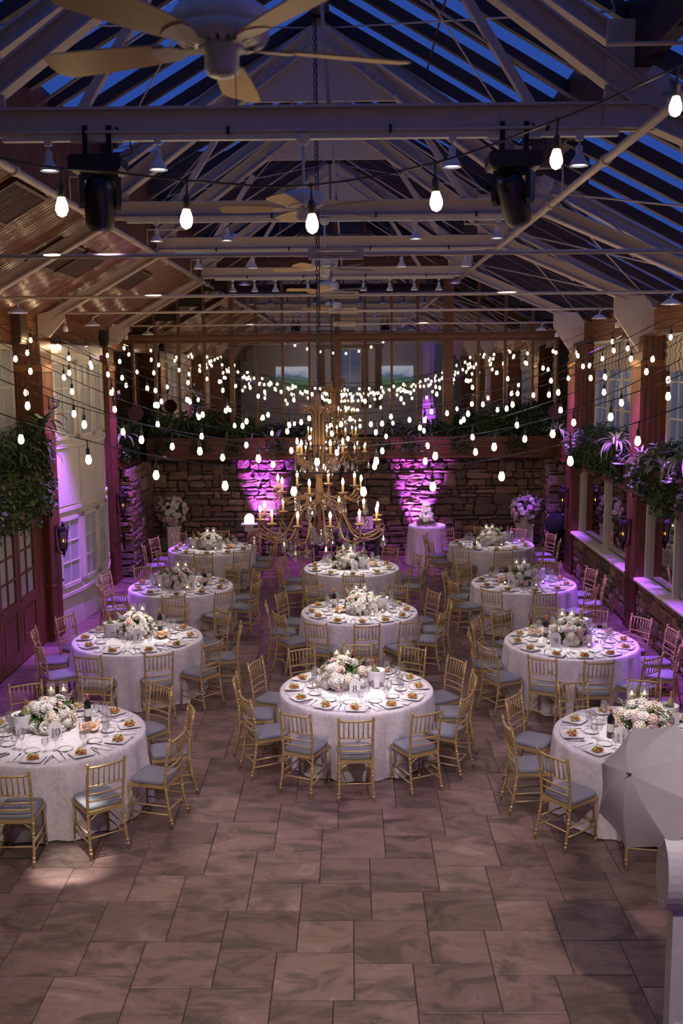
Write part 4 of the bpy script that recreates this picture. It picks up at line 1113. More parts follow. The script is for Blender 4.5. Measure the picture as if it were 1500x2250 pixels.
# --- flowers
def blossom(kind, seed):
    R = random.Random(seed); mb = MB()
    if kind == 'rose':
        for ring, (n, r, lean, z) in enumerate(((6, 0.036, 1.15, 0.0), (5, 0.030, 0.8, 0.008), (5, 0.022, 0.45, 0.014), (3, 0.013, 0.2, 0.018))):
            for k in range(n):
                a = 2 * PI * (k + 0.5 * (ring % 2)) / n + R.uniform(-0.15, 0.15); st = len(mb.v)
                w = r * 0.85
                mb.add([(-w * 0.4, 0, 0), (w * 0.4, 0, 0), (w, 0.004, r * 0.6), (-w, 0.004, r * 0.6), (w * 0.75, 0.008 + r * 0.25, r * 1.1), (-w * 0.75, 0.008 + r * 0.25, r * 1.1)], [(0, 1, 2, 3), (3, 2, 4, 5)], True)
                mb.xf(Matrix.Translation((0, 0, z)) @ Matrix.Rotation(a, 4, 'Z') @ Matrix.Translation((0, r * 0.25, 0)) @ Matrix.Rotation(-lean, 4, 'X'), st)
        mb.lathe([(0.012, 0.0), (0.018, 0.012), (0.014, 0.03), (0, 0.038)], 8)
    elif kind == 'hydrangea':
        n = 46
        for k in range(n):
            t = (k + 0.5) / n; ph = math.acos(1 - 1.55 * t); th = PI * (1 + 5 ** 0.5) * k; r = 0.058
            p = Vector((math.cos(th) * math.sin(ph), math.sin(th) * math.sin(ph), math.cos(ph))); st = len(mb.v)
            s_ = 0.0125
            mb.add([(0, 0, 0.004), (s_, s_ * .3, 0), (s_ * .3, s_, 0), (-s_ * .3, s_, 0), (-s_, s_ * .3, 0), (-s_, -s_ * .3, 0), (-s_ * .3, -s_, 0), (s_ * .3, -s_, 0), (s_, -s_ * .3, 0)], [(0, 1, 2), (0, 3, 4), (0, 5, 6), (0, 7, 8), (0, 2, 3), (0, 4, 5), (0, 6, 7), (0, 8, 1)])
            mb.xf(Matrix.Translation(p * r) @ p.to_track_quat('Z', 'Y').to_matrix().to_4x4() @ Matrix.Rotation(R.uniform(0, 3), 4, 'Z'), st)
        mb.lathe([(0.0, -0.05), (0.045, -0.02), (0.05, 0.01), (0.035, 0.038), (0, 0.05)], 10)
    else:  # snapdragon spike of small buds
        for k in range(16):
            t = k / 15; a = k * 2.4; r = 0.020 * (1 - t * 0.7); st = len(mb.v)
            mb.lathe([(0, -0.007), (0.009 * (1 - t * .5), 0), (0, 0.009)], 6)
            mb.xf(Matrix.Translation((r * math.cos(a), r * math.sin(a), 0.11 * t)), st)
    return mb
BL = {}
for kd in ('rose', 'hydrangea', 'spike'):
    for col in ('petal_white', 'petal_cream', 'petal_blush', 'petal_mauve', 'bud_green'):
        BL[kd, col] = blossom(kd, 4).mesh('blossom', col)
def leaf_spray(mb, origin, d, R, n, size, spread):
    for _ in range(n):
        v = Vector((R.gauss(0, 1), R.gauss(0, 1), R.gauss(0, 0.8))).normalized() * spread * R.random() ** 0.5
        p = Vector(origin) + v; st = len(mb.v); s_ = size * R.uniform(0.6, 1.3)
        mb.add([(0, 0, 0), (s_ * 0.32, s_ * 0.4, s_ * 0.06), (0, s_, 0), (-s_ * 0.32, s_ * 0.4, s_ * 0.06)], [(0, 1, 2, 3)])
        q = (v + Vector((0, 0, 0.02)) + Vector(d) * 0.5).to_track_quat('Y', 'Z').to_matrix().to_4x4()
        mb.xf(Matrix.Translation(p) @ q @ Euler((R.uniform(-0.6, 0.6), R.uniform(-1.2, 1.2), R.uniform(-0.7, 0.7))).to_matrix().to_4x4(), st)
def arrangement(root, rx, rz, z0, n, seed, pal, leafmat='leaf_green', nleaf=170, full=False, scale=1.0):
    R = random.Random(seed)
    mb = MB()
    for k in range(nleaf):
        a = R.uniform(0, 6.28); ph = R.uniform(0.1, 1.75); q = 0.93
        p = (rx * q * math.sin(ph) * math.cos(a), rx * q * math.sin(ph) * math.sin(a), z0 + rz * q * math.cos(ph))
        leaf_spray(mb, p, (p[0], p[1], 0.1), R, 2, 0.06 * scale, 0.03)
    mb.lathe([(0.0, -0.1 * rz), (rx * 0.7, 0.0), (rx * 0.78, rz * 0.35), (rx * 0.5, rz * 0.75), (0, rz * 0.85)], 12, (0, 0, z0))
    fo = mb.ob('foliage', leafmat, root); fo['kind'] = 'stuff'
    for k in range(n):
        t = (k + 0.5) / n
        ph = math.acos(1 - (1.9 if full else 1.22) * t); th = PI * (1 + 5 ** 0.5) * k + R.uniform(-0.3, 0.3)
        dirv = Vector((math.cos(th) * math.sin(ph), math.sin(th) * math.sin(ph), math.cos(ph)))
        kd = R.choices(['rose', 'hydrangea', 'spike'], [0.5, 0.28, 0.22])[0]; col = R.choices(*pal)[0] if kd != 'spike' else R.choice(['petal_white', 'bud_green', 'petal_cream'])
        q = R.uniform(0.9, 1.1) * (1.05 if kd == 'spike' else 1.0)
        p = Vector((dirv.x * rx * q, dirv.y * rx * q, z0 + dirv.z * rz * q + 0.015))
        o = link('blossom', BL[kd, col], root, p, (dirv + Vector((0, 0, 0.25))).to_track_quat('Z', 'Y').to_euler())
        s_ = scale * (R.uniform(1.0, 1.4) if kd == 'rose' else R.uniform(0.85, 1.2)); o.scale = (s_, s_, s_)
WARM = (['petal_white', 'petal_cream', 'petal_blush'], [0.6, 0.25, 0.15])
PINK = (['petal_white', 'petal_cream', 'petal_blush', 'petal_mauve'], [0.45, 0.2, 0.2, 0.15])
ARR = []
for s_, pal in ((1, WARM), (2, PINK)):
    a_ = thing('flower_centrepiece', '', 'flowers')
    MB().lathe([(0.10, 0), (0.12, 0.01), (0.13, 0.09), (0.12, 0.095), (0.0, 0.08)], 20).ob('bowl', 'bottle_glass', a_)
    arrangement(a_, 0.235, 0.22, 0.07, 62, s_, pal)
    ARR.append(Proto(a_))

TNAME = {8: 'front centre table', 5: 'middle centre table', 2: 'back centre table', 10: 'front left table', 7: 'second left table', 4: 'third left table', 1: 'back left table', 9: 'second right table', 6: 'third right table', 3: 'back right table', 11: 'front right table'}
def seat_word(k, n):
    if k == 0: return 'seat nearest the camera'
    if n % 2 == 0 and k == n // 2: return 'seat farthest from camera'
    side, q = ('right', k) if k < n / 2 else ('left', n - k)
    return '%s %s of nearest seat' % (['', 'one place', 'two places', 'three places', 'four places', 'five places'][q], side)
tw = []
for num, (tx, ty, n, off, bo, bu, ca, flw, br) in TABLES.items():
    T = TNAME[num]
    P_TABLE.put((tx, ty, 0), 0.3, 'round folding table hidden under the cloth of %s' % T, 'round banquet tables')
    cl = link('tablecloth', cloth_me[num % 4], None, (tx, ty, 0), (0, 0, num * 0.7)); tag(cl, 'white damask cloth draped to the floor on %s' % T, 'tablecloth', 'white damask tablecloths')
    R = random.Random(100 + num)
    zt = TZ + 0.005
    toward = math.atan2(-tx, ty)         # turn so that "nearest" means toward the camera
    for k in range(n):
        th = math.radians(off) + 2 * PI * k / n          # 0 = camera side, positive to the right in the photo
        jit = R.uniform(-0.03, 0.03)
        dx, dy = math.sin(th + jit), -math.cos(th + jit)
        rc = 1.165 + R.uniform(-0.02, 0.05)
        ang = math.atan2(dy, dx)
        S = seat_word(k, n)
        P_CHAIR.put((tx + dx * rc, ty + dy * rc, 0), ang + PI / 2 + R.uniform(-0.1, 0.1), 'gold chair with grey cushion at %s, %s' % (T, S), 'gold banquet chairs')
        # place setting in a frame: u outward, v to the right of the sitter
        def at(u, v, z=0.0): return (tx + dx * u - dy * v * 1.0, ty + dy * u + dx * v * 1.0, zt + z)
        rz = ang + PI / 2
        P_PLATE.put(at(0.745, 0.0), rz + R.uniform(-0.15, 0.15), 'square white plate on %s, %s' % (T, S), 'square salad plates')
        P_SALAD.put(at(0.745, 0.0, 0.003), R.uniform(0, 6.28), 'carrot and lettuce salad on %s, %s' % (T, S), 'plated salads')
        P_NAPKIN.put(at(0.70, -0.19 if n < 12 else -0.175), rz + R.uniform(-0.12, 0.12), 'folded white napkin on %s, %s' % (T, S), 'folded napkins')
        P_KNIFE.put(at(0.74, 0.14), rz + R.uniform(-0.3, 0.3), 'silver knife on %s, %s' % (T, S), 'table knives')
        P_SPOON.put(at(0.735, 0.165), rz + R.uniform(-0.3, 0.3), 'silver spoon on %s, %s' % (T, S), 'table spoons')
        P_FORK.put(at(0.70, -0.175, 0.0115), rz + R.uniform(-0.25, 0.25), 'silver fork on the napkin at %s, %s' % (T, S), 'table forks')
        P_GOBLET.put(at(0.545 + R.uniform(-0.02, 0.02), 0.07 + R.uniform(-0.02, 0.02)), 0, 'stemmed water goblet on %s, %s' % (T, S), 'water goblets')
        P_WINE.put(at(0.50 + R.uniform(-0.015, 0.015), 0.15 if n < 12 else 0.125), 0, 'clear wine glass on %s, %s' % (T, S), 'wine glasses')
        P_BREADPLATE.put(at(0.525, -0.09 if n < 12 else -0.07), 0, 'small round bread plate on %s, %s' % (T, S), 'bread plates')
    ARR[0 if num not in (8, 9, 11, 6, 3) else 1].put((tx + flw[0], ty + flw[1], zt), R.uniform(0, 6.28), 'low centrepiece of white and cream flowers on %s' % T, 'flower centrepieces')
    P_BOTTLE.put((tx + bo[0], ty + bo[1], zt), R.uniform(-0.4, 0.4), 'dark red wine bottle with copper capsule on %s' % T, 'red wine bottles')
    P_BUCKET.put((tx + bu[0], ty + bu[1], zt), R.uniform(-0.5, 0.5), 'white ice bucket wrapped in a napkin on %s' % T, 'ice buckets')
    if tw == []:
        tw.append(wbt); list(map(lambda o: KIDS.setdefault(o.name, list(o.children)), [wbt])); w_ = wbt
    else: w_ = copy_tree(wbt, (0, 0, 0))
    w_.location = (tx + bu[0] + 0.005, ty + bu[1] + 0.005, zt + 0.028); w_.rotation_euler = (R.uniform(-0.2, 0.2), R.uniform(-0.2, 0.2), R.uniform(0, 6))
    w_['label'] = 'white wine bottle chilling in the bucket on %s' % T; w_['group'] = 'white wine bottles'
    number_card(num, (tx + ca[0], ty + ca[1], zt), -math.atan2(tx, ty) + R.uniform(-0.1, 0.1))
    P_BASKET.put((tx + br[0], ty + br[1], zt), R.uniform(0, 6), 'peach lined bread basket on %s' % T, 'bread baskets')
    for q in range(3):
        a = q * 2.1 + num
        P_ROLL.put((tx + br[0] + 0.036 * math.cos(a), ty + br[1] + 0.036 * math.sin(a), zt + 0.034), a, 'golden bread roll in the basket on %s' % T, 'bread rolls on ' + T)
    for q, (a, lab) in enumerate(((0.35, 'right'), (-0.35, 'left'))):
        P_CYL.put((tx + flw[0] + 0.20 * math.sin(a), ty + flw[1] + 0.29, zt), 0, 'floating candle in glass cylinder, %s one behind flowers on %s' % (lab, T), 'cylinder candles')
    for q, (a, lab) in enumerate(((-1.3, 'left'), (0.55, 'front right'), (1.45, 'right'))):
        P_VOTIVE.put((tx + flw[0] + 0.345 * math.sin(a), ty + flw[1] - 0.345 * math.cos(a), zt), 0, 'glass votive candle %s of the flowers on %s' % (lab, T), 'votive candles')
# ================================================================== OVERHEAD: track heads, moving lights, fans, chandeliers, festoon strings
WARMW = (1.0, 0.80, 0.70)
COOLW = (1.0, 0.90, 0.86)
th0 = thing('track_light', '', 'track light')
MB().box(-0.03, 0.03, -0.02, 0.02, -0.02, 0.02).ob('adapter', 'white_plastic', th0)
MB().tube([(0, 0, -0.02), (0, 0, -0.09)], 0.009, 6).ob('stem', 'white_plastic', th0)
MB().lathe([(0.025, -0.06), (0.028, -0.065), (0.03, -0.1), (0.028, -0.13), (0.036, -0.14), (0.06, -0.18), (0.078, -0.215), (0.08, -0.225), (0.074, -0.225), (0.056, -0.19), (0.0, -0.185)], 20).ob('shade', 'white_plastic', th0)
MB().lathe([(0.06, -0.212), (0.0, -0.216)], 18, cap=False).ob('lamp_face', 'lamp_face', th0)
P_TRACK = Proto(th0)
TH_X = [-2.52, -1.6, 0.87, 1.93]
tpos = {k: v[:2] for k, v in TABLES.items()}
# which table each head is trained on
AIMS = {(1, 0): 'pool', (1, 1): 10, (1, 2): 8, (1, 3): 11, (2, 0): 7, (2, 1): 8, (2, 2): 5, (2, 3): 9, (3, 0): 7, (3, 1): 5, (3, 2): 2, (3, 3): 9, (4, 0): 4, (4, 1): 2, (4, 2): 2, (4, 3): 6,
        (0, 0): 10, (0, 3): 11}
tnames = ['nearest beam, added out of view', 'beam with moving lights', 'second beam', 'third beam', 'last beam']
for k, ty in enumerate(TRUSS_Y):
    for i, x in enumerate(TH_X):
        t = P_TRACK.put((x, ty - 0.005, 6.45), 0, 'white cone track light on the %s, %s from left' % (tnames[k], ORD[i]), 'white track lights')
        a = AIMS.get((k, i), 8)
        if a == 'pool': tgt = (-2.62, 8.7, 0.0); w, sz = W_SPOT * 6.0, 8.5
        else: tgt = (*tpos[a], 0.85); w, sz = W_SPOT, 20
        if k == 0: w *= 1.4
        d = (Vector(tgt) - Vector((x, ty, 6.2))).normalized(); src = Vector((x, ty, 6.20)) + d * 0.06
        if k == 0 and i in (1, 2): tgt = (x, Y_REAR, 4.2); sz = 70; w = W_SPOT * 0.2  # unseen wall wash, added to brighten the rear wall in the mirrors
        elif k == 0: tgt = (x * 0.8, 8.2, 0.0); sz = 75; w = W_SPOT * 0.66  # unseen wide fill, added to brighten the foreground floor
        spot('track_beam', t, tuple(src), tgt, w, COOLW if k else WARMW, sz, 1.0, 0.04 if k else 0.12)
# extra far lights for the last tables
for i, (x, a) in enumerate(((-2.05, 1), (1.4, 3), (-0.9, 1), (0.3, 3))):
    t = P_TRACK.put((x, TRUSS_Y[4] + 0.005, 6.45), 0, 'white cone track light on the last beam, between its %s pair' % ['left', 'right', 'middle left', 'middle right'][i], 'white track lights')
    if i < 2: spot('track_beam', t, (x, TRUSS_Y[4], 6.15), (*tpos[a], 0.85), W_SPOT, COOLW, 20, 1.0, 0.04)
    if i == 3: spot('track_beam', t, (x, TRUSS_Y[4], 6.15), (1.74, 23.1, 1.2), W_SPOT * 1.1, COOLW, 12, 1.0, 0.04)  # beam added to whiten the cake against the violet uplight

# moving head stage lights under the second truss
for (x, tilt, pan, lab) in ((-2.1, 0.25, 0.35, 'left'), (1.38, 0.72, -0.5, 'right')):
    m0 = thing('moving_head_light', 'black moving-head stage light hung from the roof beam, %s one' % lab, 'stage light', (x, 8.68, 6.47), 0, 'black moving-head lights')
    MB().tube([(-0.22, 0, 0.0), (0.22, 0, 0.0)], 0.025, 8).ob('clamp_bar', 'white_plastic', m0)
    for sx in (-1, 1):
        MB().box(sx * 0.1 - 0.02, sx * 0.1 + 0.02, -0.035, 0.035, -0.16, 0.11).ob('clamp', 'black_metal', m0)
    MB().prism([(-0.2, -0.27), (-0.22, -0.24), (-0.22, -0.16), (-0.19, -0.14), (0.19, -0.14), (0.22, -0.16), (0.22, -0.24), (0.2, -0.27)], 1, -0.15, 0.15).ob('base', 'black_plastic', m0)
    yk = bpy.data.objects.new('yoke', None)
    mb = MB().box(-0.15, 0.15, -0.07, 0.07, -0.34, -0.28)
    for sx in (-1, 1): mb.prism([(-0.07, -0.3), (0.07, -0.3), (0.055, -0.52), (0.0, -0.56), (-0.055, -0.52)], 0, sx * 0.15 - 0.022, sx * 0.15 + 0.022)
    y_ = mb.ob('yoke', 'black_plastic', m0); y_.rotation_euler = (0, 0, pan)
    bpy.data.objects.remove(yk)
    hd = MB().lathe([(0.05, 0.2), (0.095, 0.17), (0.115, 0.08), (0.12, -0.05), (0.112, -0.2), (0.10, -0.25), (0.085, -0.25), (0.08, -0.235), (0, -0.23)], 16, fold=lambda a, j, r: r * (1 + 0.08 * abs(math.cos(2 * a))))
    h_ = hd.ob('head', 'black_plastic', m0, (0, 0, -0.48), (tilt, 0.0, pan))
    MB().lathe([(0.078, -0.244), (0.05, -0.252), (0, -0.254)], 16, cap=False).ob('lens', 'bottle_glass', h_)
    spot('stage_beam', m0, (x, 8.68 + 0.25 * math.sin(tilt), 5.70), (x * 0.3, 12.6, 0.0), 200, (0.78, 0.56, 1.0), 95, 1.0, 0.08)
    MB().tube([(0.1, 0, -0.17), (0.28, 0.05, -0.1), (0.25, 0.05, 0.04), (0.15, 0, 0.1)], 0.008, 5).ob('power_cord', 'cable', m0)

# ceiling fans
def fan(loc, spin, label, rodtop):
    f = thing('ceiling_fan', label, 'ceiling fan', loc, spin, 'ceiling fans along the ridge')
    MB().tube([(0, 0, 0.13), (0, 0, rodtop)], 0.013, 8).ob('downrod', 'white_plastic', f)
    MB().lathe([(0.02, rodtop - 0.09), (0.05, rodtop - 0.07), (0.075, rodtop - 0.01), (0.075, rodtop)], 16).ob('canopy', 'white_plastic', f)
    MB().lathe([(0.03, 0.16), (0.05, 0.145), (0.15, 0.13), (0.172, 0.11), (0.175, 0.06), (0.168, 0.055), (0.168, 0.045), (0.173, 0.04), (0.16, 0.015), (0.11, 0.0), (0.085, -0.005)], 24).ob('motor_housing', 'white_plastic', f)
    mb = MB()
    for k in range(20):
        a = 2 * PI * k / 20; mb.bar((0.098 * math.cos(a), 0.098 * math.sin(a), -0.002), (0.128 * math.cos(a), 0.128 * math.sin(a), 0.008), 0.011, 0.006)
    mb.ob('vent_slots', 'black_plastic', f)
    MB().lathe([(0.085, -0.005), (0.072, -0.02), (0.062, -0.03), (0.062, -0.08), (0.055, -0.095), (0.03, -0.105), (0, -0.107)], 20).ob('switch_housing', 'white_plastic', f)
    MB().tube([(0.05, -0.02, -0.09), (0.05, -0.02, -0.19)], 0.002, 5).lathe([(0, -0.215), (0.006, -0.205), (0.004, -0.19), (0, -0.187)], 6, (0.05, -0.02, 0)).ob('pull_chain', 'bronze', f)
    n = 12
    outl = [(0.21, -0.055), (0.35, -0.07), (0.5, -0.08), (0.66, -0.084), (0.70, -0.06), (0.71, 0.0), (0.70, 0.06), (0.66, 0.084), (0.5, 0.08), (0.35, 0.07), (0.21, 0.055)]
    bm = MB().prism(outl, 2, -0.003, 0.003).mesh('blade', 'fan_blade')
    im = MB().prism([(0.085, -0.02), (0.14, -0.018), (0.18, -0.045), (0.25, -0.05), (0.27, -0.02), (0.27, 0.02), (0.25, 0.05), (0.18, 0.045), (0.14, 0.018), (0.085, 0.02)], 2, -0.008, -0.003).mesh('blade_arm', 'steel')
    for k in range(5):
        a = 2 * PI * k / 5 + PI / 2
        b_ = link('blade', bm, f, (0, 0, 0.0)); b_.rotation_euler = (Matrix.Rotation(a, 3, 'Z') @ Matrix.Rotation(0.22, 3, 'X')).to_euler()
        c_ = link('blade_arm', im, f, (0, 0, 0.0)); c_.rotation_euler = b_.rotation_euler
    return f
FX = -0.38
fan((-0.45, 3.75, 5.70), 0.0, 'near ceiling fan with tan blades, cut by top of photo', 0.72)
fan((FX, 8.7, 5.9), 0.33, 'ceiling fan hung from the beam with moving lights', 0.6)
fan((FX + 0.06, 13.4, 5.86), 0.1, 'ceiling fan third from the camera', 0.64)
fan((FX + 0.03, 17.0, 5.86), 0.5, 'ceiling fan fourth from the camera', 0.64)
fan((FX + 0.03, 22.0, 5.85), 0.2, 'farthest ceiling fan before the mirrors', 0.65)

# ------------------------------------------------------------------ chandeliers
drop_me = MB().lathe([(0, 0.0), (0.012, -0.008), (0.016, -0.02), (0.009, -0.034), (0.006, -0.04), (0.013, -0.06), (0.03, -0.11), (0.036, -0.145), (0.029, -0.17), (0, -0.188)], 8, smooth=False).mesh('crystal_drop', 'crystal')
thin_me = MB().lathe([(0, 0.0), (0.010, -0.008), (0.010, -0.016), (0.004, -0.026), (0.006, -0.06), (0.010, -0.11), (0.006, -0.135), (0, -0.14)], 6, smooth=False).mesh('crystal_drop', 'crystal')
ball_me = MB().lathe([(0, 0.03), (0.03, 0.025), (0.052, 0.0), (0.045, -0.03), (0.02, -0.05), (0, -0.054)], 10, smooth=False).mesh('crystal_ball', 'crystal')
sleeve_me = MB().lathe([(0.013, 0), (0.0125, 0.088), (0.0, 0.09)], 10).mesh('candle_sleeve', 'candle_sleeve')
cbulb_me = MB().lathe([(0.006, 0.088), (0.013, 0.1), (0.0155, 0.118), (0.011, 0.14), (0.0, 0.162)], 10).mesh('candle_bulb', 'candle_glow')
cup_me = MB().lathe([(0.004, -0.05), (0.012, -0.03), (0.02, -0.012), (0.05, -0.006), (0.056, 0.004), (0.05, 0.004), (0.016, 0.0), (0, 0.0)], 14).mesh('drip_cup', 'bronze')
def curve(P, n=8):
    out = []
    for i in range(len(P) - 1):
        p0, p1, p2, p3 = [Vector(P[max(0, min(len(P) - 1, i + k))]) for k in (-1, 0, 1, 2)]
        for j in range(n):
            t = j / n
            out.append(tuple(0.5 * ((2 * p1) + (p2 - p0) * t + (2 * p0 - 5 * p1 + 4 * p2 - p3) * t * t + (3 * p1 - p0 - 3 * p2 + p3) * t ** 3)))
    out.append(tuple(P[-1])); return out
def chandelier(loc, label, chain_top):
    c = thing('chandelier', label, 'chandelier', loc, 0.2, 'bronze candle chandeliers')
    R = random.Random(3)
    # chain of links up to the ridge
    mb = MB(); z = 1.72; k = 0
    while z < chain_top - loc[2]:
        st = len(mb.v); ring = [(0.014 * math.cos(a), 0, 0.028 * math.sin(a)) for a in [2 * PI * q / 8 for q in range(9)]]
        mb.tube(ring, 0.0045, 5, cap=False)
        mb.xf(Matrix.Translation((0, 0, z)) @ Matrix.Rotation((k % 2) * PI / 2, 4, 'Z'), st); z += 0.046; k += 1
    mb.ob('chain', 'black_metal', c)
    mb = MB(); mb.tube([(0.02, 0, 1.7), (0.03, 0.01, 3.0), (0.02, 0, chain_top - loc[2])], 0.006, 5); mb.ob('flex', 'cable', c)
    # sheaf-like stem
    for q in range(8):
        a = 2 * PI * q / 8; ca, sa = math.cos(a), math.sin(a)
        def P(r, z): return (r * ca, r * sa, z)
        MB().tube(curve([P(0.03, 0.55), P(0.025, 0.8), P(0.045, 1.0), P(0.055, 1.2), P(0.05, 1.4), P(0.085, 1.54), P(0.17, 1.6), P(0.2, 1.55), P(0.17, 1.51), P(0.145, 1.54)], 5), 0.011, 6).ob('stem_scroll', 'bronze', c)
    MB().lathe([(0.012, 1.4), (0.03, 1.55), (0.02, 1.68), (0.01, 1.73)], 10).lathe([(0.0, 0.12), (0.02, 0.15), (0.035, 0.22), (0.02, 0.3), (0.024, 0.45), (0.04, 0.55), (0.045, 0.66), (0.03, 0.8), (0.022, 0.95), (0.035, 1.02), (0.02, 1.1)], 14).ob('stem', 'bronze', c)
    tiers = [(5, 0.27, 1.06, 0.88, 'top'), (8, 0.475, 0.66, 0.62, 'upper'), (12, 0.665, 0.335, 0.50, 'lower')]
    for ti, (n, rr, zc, zs, nm) in enumerate(tiers):
        for q in range(n):
            a = 2 * PI * (q + 0.5 * ti) / n; ca, sa = math.cos(a), math.sin(a)
            def P(r, z): return (r * ca, r * sa, z)
            dip = zc - (0.2 if ti == 2 else 0.12)
            arm = MB().tube(curve([P(0.04, zs), P(rr * 0.35, zs - 0.06), P(rr * 0.6, dip + 0.02), P(rr * 0.85, dip), P(rr * 1.02, dip + 0.07), P(rr, zc - 0.03)], 5), 0.0095, 6)
            arm.tube(curve([P(rr * 0.72, dip - 0.005), P(rr * 0.9, dip - 0.02), P(rr * 1.05, dip + 0.02), P(rr * 1.12, dip + 0.08), P(rr * 1.06, dip + 0.1), P(rr * 1.04, dip + 0.06)], 4), 0.007, 5)
            arm.ob('arm', 'bronze', c)
            link('drip_cup', cup_me, c, P(rr, zc)); link('candle_bulb', cbulb_me, link('candle_sleeve', sleeve_me, c, P(rr, zc)))
            if ti or q % 2 == 0:
                link('crystal_drop', drop_me if q % 2 else thin_me, c, P(rr * 1.10, dip + 0.02), (0, 0, a))
            if ti == 2: link('crystal_drop', drop_me, c, P(rr * 0.62, dip + 0.0), (0, 0, a))
            if ti == 1: link('crystal_drop', drop_me, c, P(rr * 0.55, dip + 0.02), (0, 0, a))
    for q in range(8):
        a = 2 * PI * q / 8; link('crystal_drop', drop_me, c, (0.1 * math.cos(a), 0.1 * math.sin(a), 0.22 + 0.03 * (q % 2)), (0, 0, a))
    link('crystal_ball', ball_me, c, (0, 0, 0.07))
    for q in range(6):
        a = 2 * PI * q / 6 + 0.3; link('crystal_drop', drop_me, c, (0.2 * math.cos(a), 0.2 * math.sin(a), 1.02), (0, 0, a))
    return c
chandelier((-0.35, 11.0, 2.58), 'large bronze chandelier with candle lamps and crystals, nearer one', 9.0)
chandelier((-0.36, 19.5, 2.62), 'bronze chandelier with candle lamps and crystals, farther one', 9.0)

# ------------------------------------------------------------------ festoon strings
bulb_me = MB().lathe([(0.0, -0.088), (0.018, -0.079), (0.0268, -0.058), (0.0255, -0.039), (0.018, -0.016), (0.013, 0.0)], 10).mesh('bulb', 'bulb_glow')
sock_me = MB().lathe([(0.0145, -0.005), (0.0175, 0.0), (0.0175, 0.045), (0.012, 0.055), (0.006, 0.062), (0.005, 0.11), (0.011, 0.118), (0.009, 0.13)], 10).mesh('socket', 'cable')
def festoon(A, B, sag, spacing, phase, label, pts=None):
    o = thing('string_light', label, 'string light', A, 0, 'festoon bulb strings')
    A, B = Vector(A), Vector(B); L = (B - A).length; n = 36
    def P(t):
        p = (B - A) * t; p.z -= 4 * sag * t * (1 - t); return p
    if pts:
        Q = [Vector(p) - A for p in curve(pts, 8)]
    else: Q = [P(i / n) for i in range(n + 1)]
    MB().tube([tuple(q) for q in Q], 0.0055, 6).ob('cord', 'cable', o)
    acc = [0.0]
    for a, b in zip(Q[:-1], Q[1:]): acc.append(acc[-1] + (b - a).length)
    s_ = phase
    while s_ < acc[-1] - 0.05:
        i = max(k for k in range(len(acc)) if acc[k] <= s_); i = min(i, len(Q) - 2)
        p = Q[i].lerp(Q[i + 1], (s_ - acc[i]) / max(1e-6, acc[i + 1] - acc[i]))
        q = (p.x, p.y, p.z - 0.122)
        tl = (rnd.uniform(-0.06, 0.06), rnd.uniform(-0.06, 0.06), 0)
        link('bulb', bulb_me, link('socket', sock_me, o, q, tl))
        s_ += spacing
fs = [(8.7, 8.7, 1.62, 'lowest festoon string across the chandelier, second from camera'), (10.3, 10.2, 1.5, 'festoon string just before the near chandelier'), (11.8, 12.0, 1.72, 'festoon string just beyond the near chandelier'),
      (13.4, 13.3, 1.66, 'festoon string over the second tables of both side rows'), (14.6, 15.0, 1.5, 'festoon string between front and middle centre tables'), (16.0, 16.2, 1.35, 'festoon string just before the first pair of lantern piers'),
      (17.2, 17.3, 1.75, 'festoon string from the nearer lantern piers'), (18.6, 18.3, 1.15, 'festoon string over the back centre table'), (19.9, 20.2, 1.7, 'festoon string beside the far chandelier'),
      (21.2, 21.4, 1.1, 'festoon string at the farther lantern piers'), (22.6, 22.5, 1.2, 'festoon string nearest the mirrors'), (13.0, 17.2, 1.4, 'festoon string crossing from left front to right back'), (17.1, 13.2, 1.38, 'festoon string crossing from left back to right front')]
for k, (ya, yb, sg, lab) in enumerate(fs):
    festoon((-5.2, ya, 5.28), (4.95, yb, 5.26), sg, 0.61 if k < 4 else 0.66, 0.15 + 0.11 * (k % 5), lab)
festoon((-2.2, 4.6, 5.66), (2.2, 4.6, 6.3), 0, 0.562, 0.237, 'nearest festoon string sweeping across the upper photo',
        [(-2.6, 4.6, 5.80), (-1.55, 4.6, 5.5), (-1.01, 4.6, 5.43), (-0.6, 4.6, 5.385), (-0.17, 4.6, 5.37), (0.38, 4.6, 5.46), (0.9, 4.6, 5.63), (1.43, 4.6, 5.85), (2.1, 4.6, 6.2), (2.42, 4.6, 6.4)])

# ------------------------------------------------------------------ eave floods and wall uplights
PURP = (0.40, 0.085, 1.0); MAG = (0.85, 0.10, 0.85); VIO = (0.55, 0.10, 1.0)
def flood(loc, aim, label, watts=W_FLOOD, col=PURP, size=62):
    f = thing('flood_light', label, 'flood light', loc, 0, 'eave flood lights')
    MB().lathe([(0.03, 0.06), (0.05, 0.05), (0.12, 0.0), (0.125, -0.015), (0.115, -0.015), (0.0, 0.0)], 18).ob('reflector', 'white_plastic', f)
    MB().lathe([(0.11, -0.008), (0.0, -0.01)], 18, cap=False).ob('lens', 'purple_face', f)
    MB().tube([(0, 0, 0.06), (0.02, 0, 0.12), (0.12, 0, 0.16)], 0.012, 6).ob('bracket', 'white_plastic', f)
    spot('flood_beam', f, (loc[0], loc[1], loc[2] - 0.03), aim, watts, col, size, 0.6, 0.1)
for yy, lab in ((13.0, 'right edge of photo'), (16.7, 'above nearer right lantern pier'), (21.7, 'above farther right lantern pier')):
    flood((4.1, yy, 5.35), (4.85, yy + 0.35, 1.3), 'round eave flood light %s' % lab, W_FLOOD, size=46)
